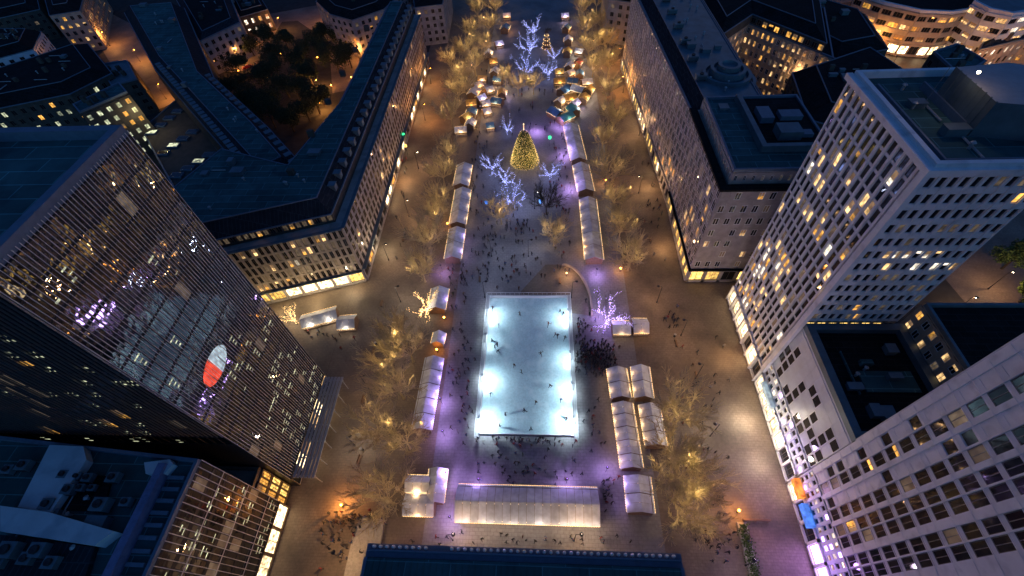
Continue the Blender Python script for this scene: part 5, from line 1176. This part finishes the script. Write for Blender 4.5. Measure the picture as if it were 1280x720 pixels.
for i, (x, y) in enumerate(q):
    t = thing('park_bench', 'wooden bench on the '+bw[i], 'bench', P(x, y), pi/2+random.uniform(-.2, .2), 'benches round the plaza')
    b = MB(); b.box((-1, -.25, .42), (1, .25, .48)); b.build('seat', M['wood'], t); b = MB(); b.box((-1, .22, .55), (1, .28, .9)); b.build('backrest', M['wood'], t)
    for sx in (-.8, .8): b = MB(); b.box((sx-.05, -.22, 0), (sx+.05, .3, .419)); b.box((sx-.05, .281, .3), (sx+.05, .33, .85)); b.build('leg', M['black'], t)
    if i % 2 == 0:
        p_ = P(x, y)+Vector((.0, 2.2, 0)); t = thing('litter_bin', 'round litter bin, '+bw[i], 'litter bin', p_, 0, 'litter bins'); b = MB(); b.lathe([(.01, 0), (.28, 0), (.3, .9), (.22, .92), (.2, .8)], n=10); b.build('drum', M['black'], t); b = MB(); b.lathe([(.34, 1.0), (.3, 1.08), (.01, 1.12)], n=10); b.tube((.24, 0, .9), (.24, 0, 1.02), .02, .02, 4); b.build('lid', M['steel'], t)
# ------------------------------------------------------------------ people
def skin_body(name, verts, edges, mats, colour):
    me = bpy.data.meshes.new(name); me.from_pydata([v[:3] for v in verts], edges, []); o = bpy.data.objects.new(name, me); COL.objects.link(o)
    md = o.modifiers.new('s', 'SKIN'); md.use_smooth_shade = True
    for i, v in enumerate(verts): sv = me.skin_vertices[0].data[i]; sv.radius = v[3] if isinstance(v[3], tuple) else (v[3], v[3]); sv.use_root = (i == 0)
    sb = o.modifiers.new('u', 'SUBSURF'); sb.levels = 1
    dg = bpy.context.evaluated_depsgraph_get(); dg.update(); m2 = bpy.data.meshes.new_from_object(o.evaluated_get(dg)); bpy.data.objects.remove(o)
    m2.materials.clear()
    for m in mats: m2.materials.append(m)
    for p in m2.polygons: p.material_index = colour(p.center)
    m2.name = name; return m2
def person_mesh(name, sw=0., arm=.2, lean=0., reach=False, wide=0.):
    V = [(0, 0, .95, (.17, .12)), (0, lean*.3, 1.2, (.15, .11)), (0, lean*.6, 1.42, (.19, .12)), (0, lean*.75, 1.52, .06), (0, lean*.85+.01, 1.6, (.085, .095)), (0, lean*.9+.02, 1.7, (.085, .1)), (0, lean*.9+.01, 1.79, (.06, .07))]
    E_ = [(0, 1), (1, 2), (2, 3), (3, 4), (4, 5), (5, 6)]
    for s_ in (-1, 1):
        n = len(V); st = sw*s_
        V += [(s_*(.1+wide*.1), st*.1, .88, .1), (s_*(.11+wide*.5), st*.45, .5, .07), (s_*(.12+wide), st*.8-(.15 if st < 0 else 0), .1, .05), (s_*(.13+wide), st*.8+.14, .04, .04)]
        E_ += [(0, n), (n, n+1), (n+1, n+2), (n+2, n+3)]
        n = len(V); a = -st
        V += [(s_*.23, lean*.6, 1.4, .065), (s_*(.27+arm*.4), lean*.6+a*.3+(.12 if reach else 0), 1.14, .05), (s_*(.25+arm*(.2 if not reach else .1)), lean*.6+a*.5+.1+(.28 if reach else 0), .92+(.2 if reach else 0), .038), (s_*(.25+arm*.15), lean*.6+a*.55+.14+(.34 if reach else 0), .84+(.22 if reach else 0), .032)]
        E_ += [(2, n), (n, n+1), (n+1, n+2), (n+2, n+3)]
    def col(c):
        if c.z > 1.66 or (c.z > 1.54 and c.y < lean*.9-.02): return 3
        if c.z > 1.52: return 2
        if abs(c.x) > .2 and c.z < .9 and c.z > .8: return 2
        if c.z > .82: return 0
        return 1
    return skin_body(name, V, E_, [M['coat'], M['trousers'], M['skin'], M['hair']], col)
PM = [person_mesh('person', 0, .1), person_mesh('person', .35, .2), person_mesh('person', .25, .1, .05), person_mesh('person', .1, .3, 0, True), person_mesh('person', .5, .5, .2, False, .1), person_mesh('person', -.45, .9, .25, True, .12)]
rnd = random.Random(21); npeople = 0; placed = []; queue = []
def person(px, py, pose, label, group, rz=None, z=0.012):
    global npeople
    q = P(px, py); q.z = z
    for o in placed:
        if (o-q).length < .42: return
    placed.append(q); npeople += 1; queue.append((py, px, q, pose, label, group, rz))
def make_person(q, pose, label, group, rz):
    o = link('person', PM[pose]); o.location = q; o.rotation_euler = (0, 0, rnd.uniform(0, 6.28) if rz is None else rz); s_ = rnd.uniform(.98, 1.12); o.scale = (s_, s_, s_)
    tag(o, label, 'person', group)
# skaters, placed singly
SK = [(616, 388, 'by the back left floodlight'), (700, 391, 'by the back right floodlight, first of the pair'), (704, 394, 'by the back right floodlight, second of the pair'), (685, 408, 'near the back right, alone'), (624, 409, 'gliding near the back left boards'), (694, 421, 'in the right pair under the second floodlight'), (697, 422, 'just behind the right pair'), (706, 425, 'hugging the right boards'), (616, 428, 'in the left group, rearmost'), (622, 433, 'in the left group, arms out'), (619, 436, 'in the left group, nearest'), (623, 441, 'just below the left group'), (643, 459, 'left of the rink centre'), (652, 467, 'at the rink centre'), (688, 484, 'right of centre, leaning forward'), (614, 494, 'by the left floodlight, lower half'), (656, 515, 'lower middle, crouching'), (625, 534, 'near the front left corner'), (670, 505, 'small figure right of lower middle'), (708, 525, 'by the front right floodlight'), (701, 502, 'near the right boards, lower half'), (632, 520, 'lower left part of the ice'), (676, 445, 'right of the rink centre, back half'), (664, 538, 'close to the front boards'), (650, 395, 'middle of the back half')]
for x, y, tx in SK: person(x, y, rnd.choice((3, 4, 5, 1)), 'skater in dark clothes '+tx, 'skaters on the ice', None, .15)
def crowd(n, cx, cy, sx, sy, label, group, poses=(0, 1, 2, 3), box=None):
    k = 0; t = 0
    while k < n and t < n*8:
        t += 1; x, y = rnd.gauss(cx, sx), rnd.gauss(cy, sy)
        if box and not (box[0] < x < box[2] and box[1] < y < box[3]): continue
        q = P(x, y)
        if R0[0]-1.3 < q.x < R0[1]+1.3 and R0[2]-1 < q.y < R0[3]+1.4: continue
        m = npeople; person(x, y, rnd.choice(poses), label, group); k += npeople-m
crowd(150, 744, 449, 14, 10, 'person in dark winter coat in the dense crowd right of the rink', 'dense crowd right of the rink', box=(719, 426, 775, 472))
crowd(24, 728, 415, 6, 14, 'person standing by the right rink boards under violet light', 'people at the right boards', box=(719, 375, 745, 436))
crowd(60, 640, 287, 32, 12, 'person in dark coat on the plaza between the two market rows', 'people on the plaza between the rows', box=(598, 258, 702, 315))
crowd(50, 640, 335, 34, 17, 'person in dark coat on the open plaza behind the rink', 'people behind the rink', box=(590, 312, 715, 365))
crowd(34, 574, 350, 10, 22, 'person in dark coat near the single stall left of the rink', 'people near the single stall', box=(560, 308, 600, 404))
crowd(46, 579, 480, 9, 45, 'person in dark coat between the left stalls and the rink', 'people left of the rink', box=(560, 405, 597, 575))
crowd(36, 655, 551, 36, 4, 'spectator lined up along the front boards of the rink', 'spectators at the front boards', box=(596, 546, 722, 560))
crowd(42, 650, 582, 42, 13, 'person in dark coat between the rink and the big tent', 'people between rink and tent', box=(576, 562, 750, 608))
crowd(12, 742, 545, 8, 22, 'person in dark coat between the rink and the inner stall row', 'people right of the lower rink', box=(724, 490, 762, 605))
crowd(18, 758, 615, 6, 12, 'person in the violet lit gap between the big tent and the right rows', 'people in the gap right of the tent', box=(750, 595, 778, 650))
crowd(26, 665, 676, 80, 4, 'person walking between the big tent and the dark hall', 'people below the tent', box=(490, 664, 840, 683))
crowd(36, 428, 668, 16, 24, 'person walking on the warm lit forecourt at the lower left', 'people on the lower left forecourt', box=(385, 630, 465, 718))
crowd(22, 450, 648, 22, 5, 'person near the fiery orange lamp at the lower left', 'people near the orange lamp', box=(405, 634, 510, 662))
crowd(24, 885, 680, 24, 18, 'person walking on the lower right street near the planter', 'people near the planter', box=(862, 636, 985, 716))
crowd(30, 880, 500, 18, 60, 'person walking in the wide right street', 'people in the right street', box=(850, 390, 925, 630))
crowd(14, 840, 398, 9, 6, 'person in a small group in the right street near the huts', 'group near the small huts', box=(818, 385, 865, 415))
crowd(12, 402, 418, 22, 8, 'person near the three pale huts in the side street', 'people near the three huts', box=(380, 410, 470, 440))
crowd(26, 502, 220, 6, 70, 'person walking in the left street past the shopfronts', 'people in the left street', box=(480, 100, 522, 340))
crowd(30, 815, 240, 8, 70, 'person walking in the right street', 'people in the right street', box=(795, 100, 840, 360))
crowd(60, 600, 200, 10, 70, 'person walking along the left market row', 'people in the market', box=(586, 60, 612, 325))
crowd(70, 700, 200, 9, 70, 'person walking along the right market row', 'people in the market', box=(680, 60, 715, 330))
crowd(50, 650, 130, 22, 40, 'person walking in the upper market', 'people in the market', box=(612, 20, 700, 250))
queue.sort(key=lambda r: (-r[0]-(1000 if r[5] == 'skaters on the ice' else 0)))
for r in queue[:298]: make_person(*r[2:])
b = MB(); src = []
for me in PM: src.append(([v.co.copy() for v in me.vertices], [tuple(p.vertices) for p in me.polygons], [p.material_index for p in me.polygons]))
for r in queue[298:]:
    T = Matrix.Translation(r[2]) @ Matrix.Rotation(rnd.uniform(0, 6.28), 4, 'Z') @ Matrix.Scale(rnd.uniform(.98, 1.12), 4); v_, f_, m_ = src[r[3]]; off = len(b.v)
    b.v += [tuple(T @ v) for v in v_]; b.f += [tuple(i+off for i in f) for f in f_]; b.m += m_
o = b.build('crowd', list(PM[0].materials), smooth=True); tag(o, 'scattered crowd of visitors in dark coats all over the farther market', 'crowd'); o['kind'] = 'stuff'
print('PEOPLE', npeople)

# ------------------------------------------------------------------ world and sun
w = bpy.data.worlds.new('World'); S.world = w; w.use_nodes = True; N = w.node_tree.nodes; L = w.node_tree.links
sky = N.new('ShaderNodeTexSky'); sky.sky_type = 'NISHITA'; sky.sun_disc = False; sky.sun_elevation = radians(-3.5); sky.sun_rotation = radians(160); sky.air_density = 1.2; sky.ozone_density = 3.
tint = N.new('ShaderNodeMix'); tint.data_type = 'RGBA'; tint.blend_type = 'MULTIPLY'; tint.inputs[0].default_value = 1; tint.inputs[7].default_value = (.85, 1.9, 1.75, 1)
L.new(sky.outputs[0], tint.inputs[6]); L.new(tint.outputs[2], N['Background'].inputs[0]); N['Background'].inputs[1].default_value = 3.6
sd = bpy.data.lights.new('sun', 'SUN'); sd.energy = .02; sd.angle = radians(12); sd.color = (1, .85, .7); so = bpy.data.objects.new('sun', sd); COL.objects.link(so); so.rotation_euler = (radians(70), 0, radians(160))
S.view_settings.view_transform = 'Standard'; S.view_settings.look = 'None'; S.view_settings.exposure = .1; S.view_settings.gamma = 1
c = S.cycles; c.use_denoising = True; c.denoiser = 'OPENIMAGEDENOISE'; c.max_bounces = 5; c.diffuse_bounces = 2; c.glossy_bounces = 3; c.transmission_bounces = 3; c.sample_clamp_indirect = 4; c.sample_clamp_direct = 0
c.use_light_tree = True; c.caustics_reflective = False; c.caustics_refractive = False; c.use_adaptive_sampling = True; c.adaptive_threshold = .01
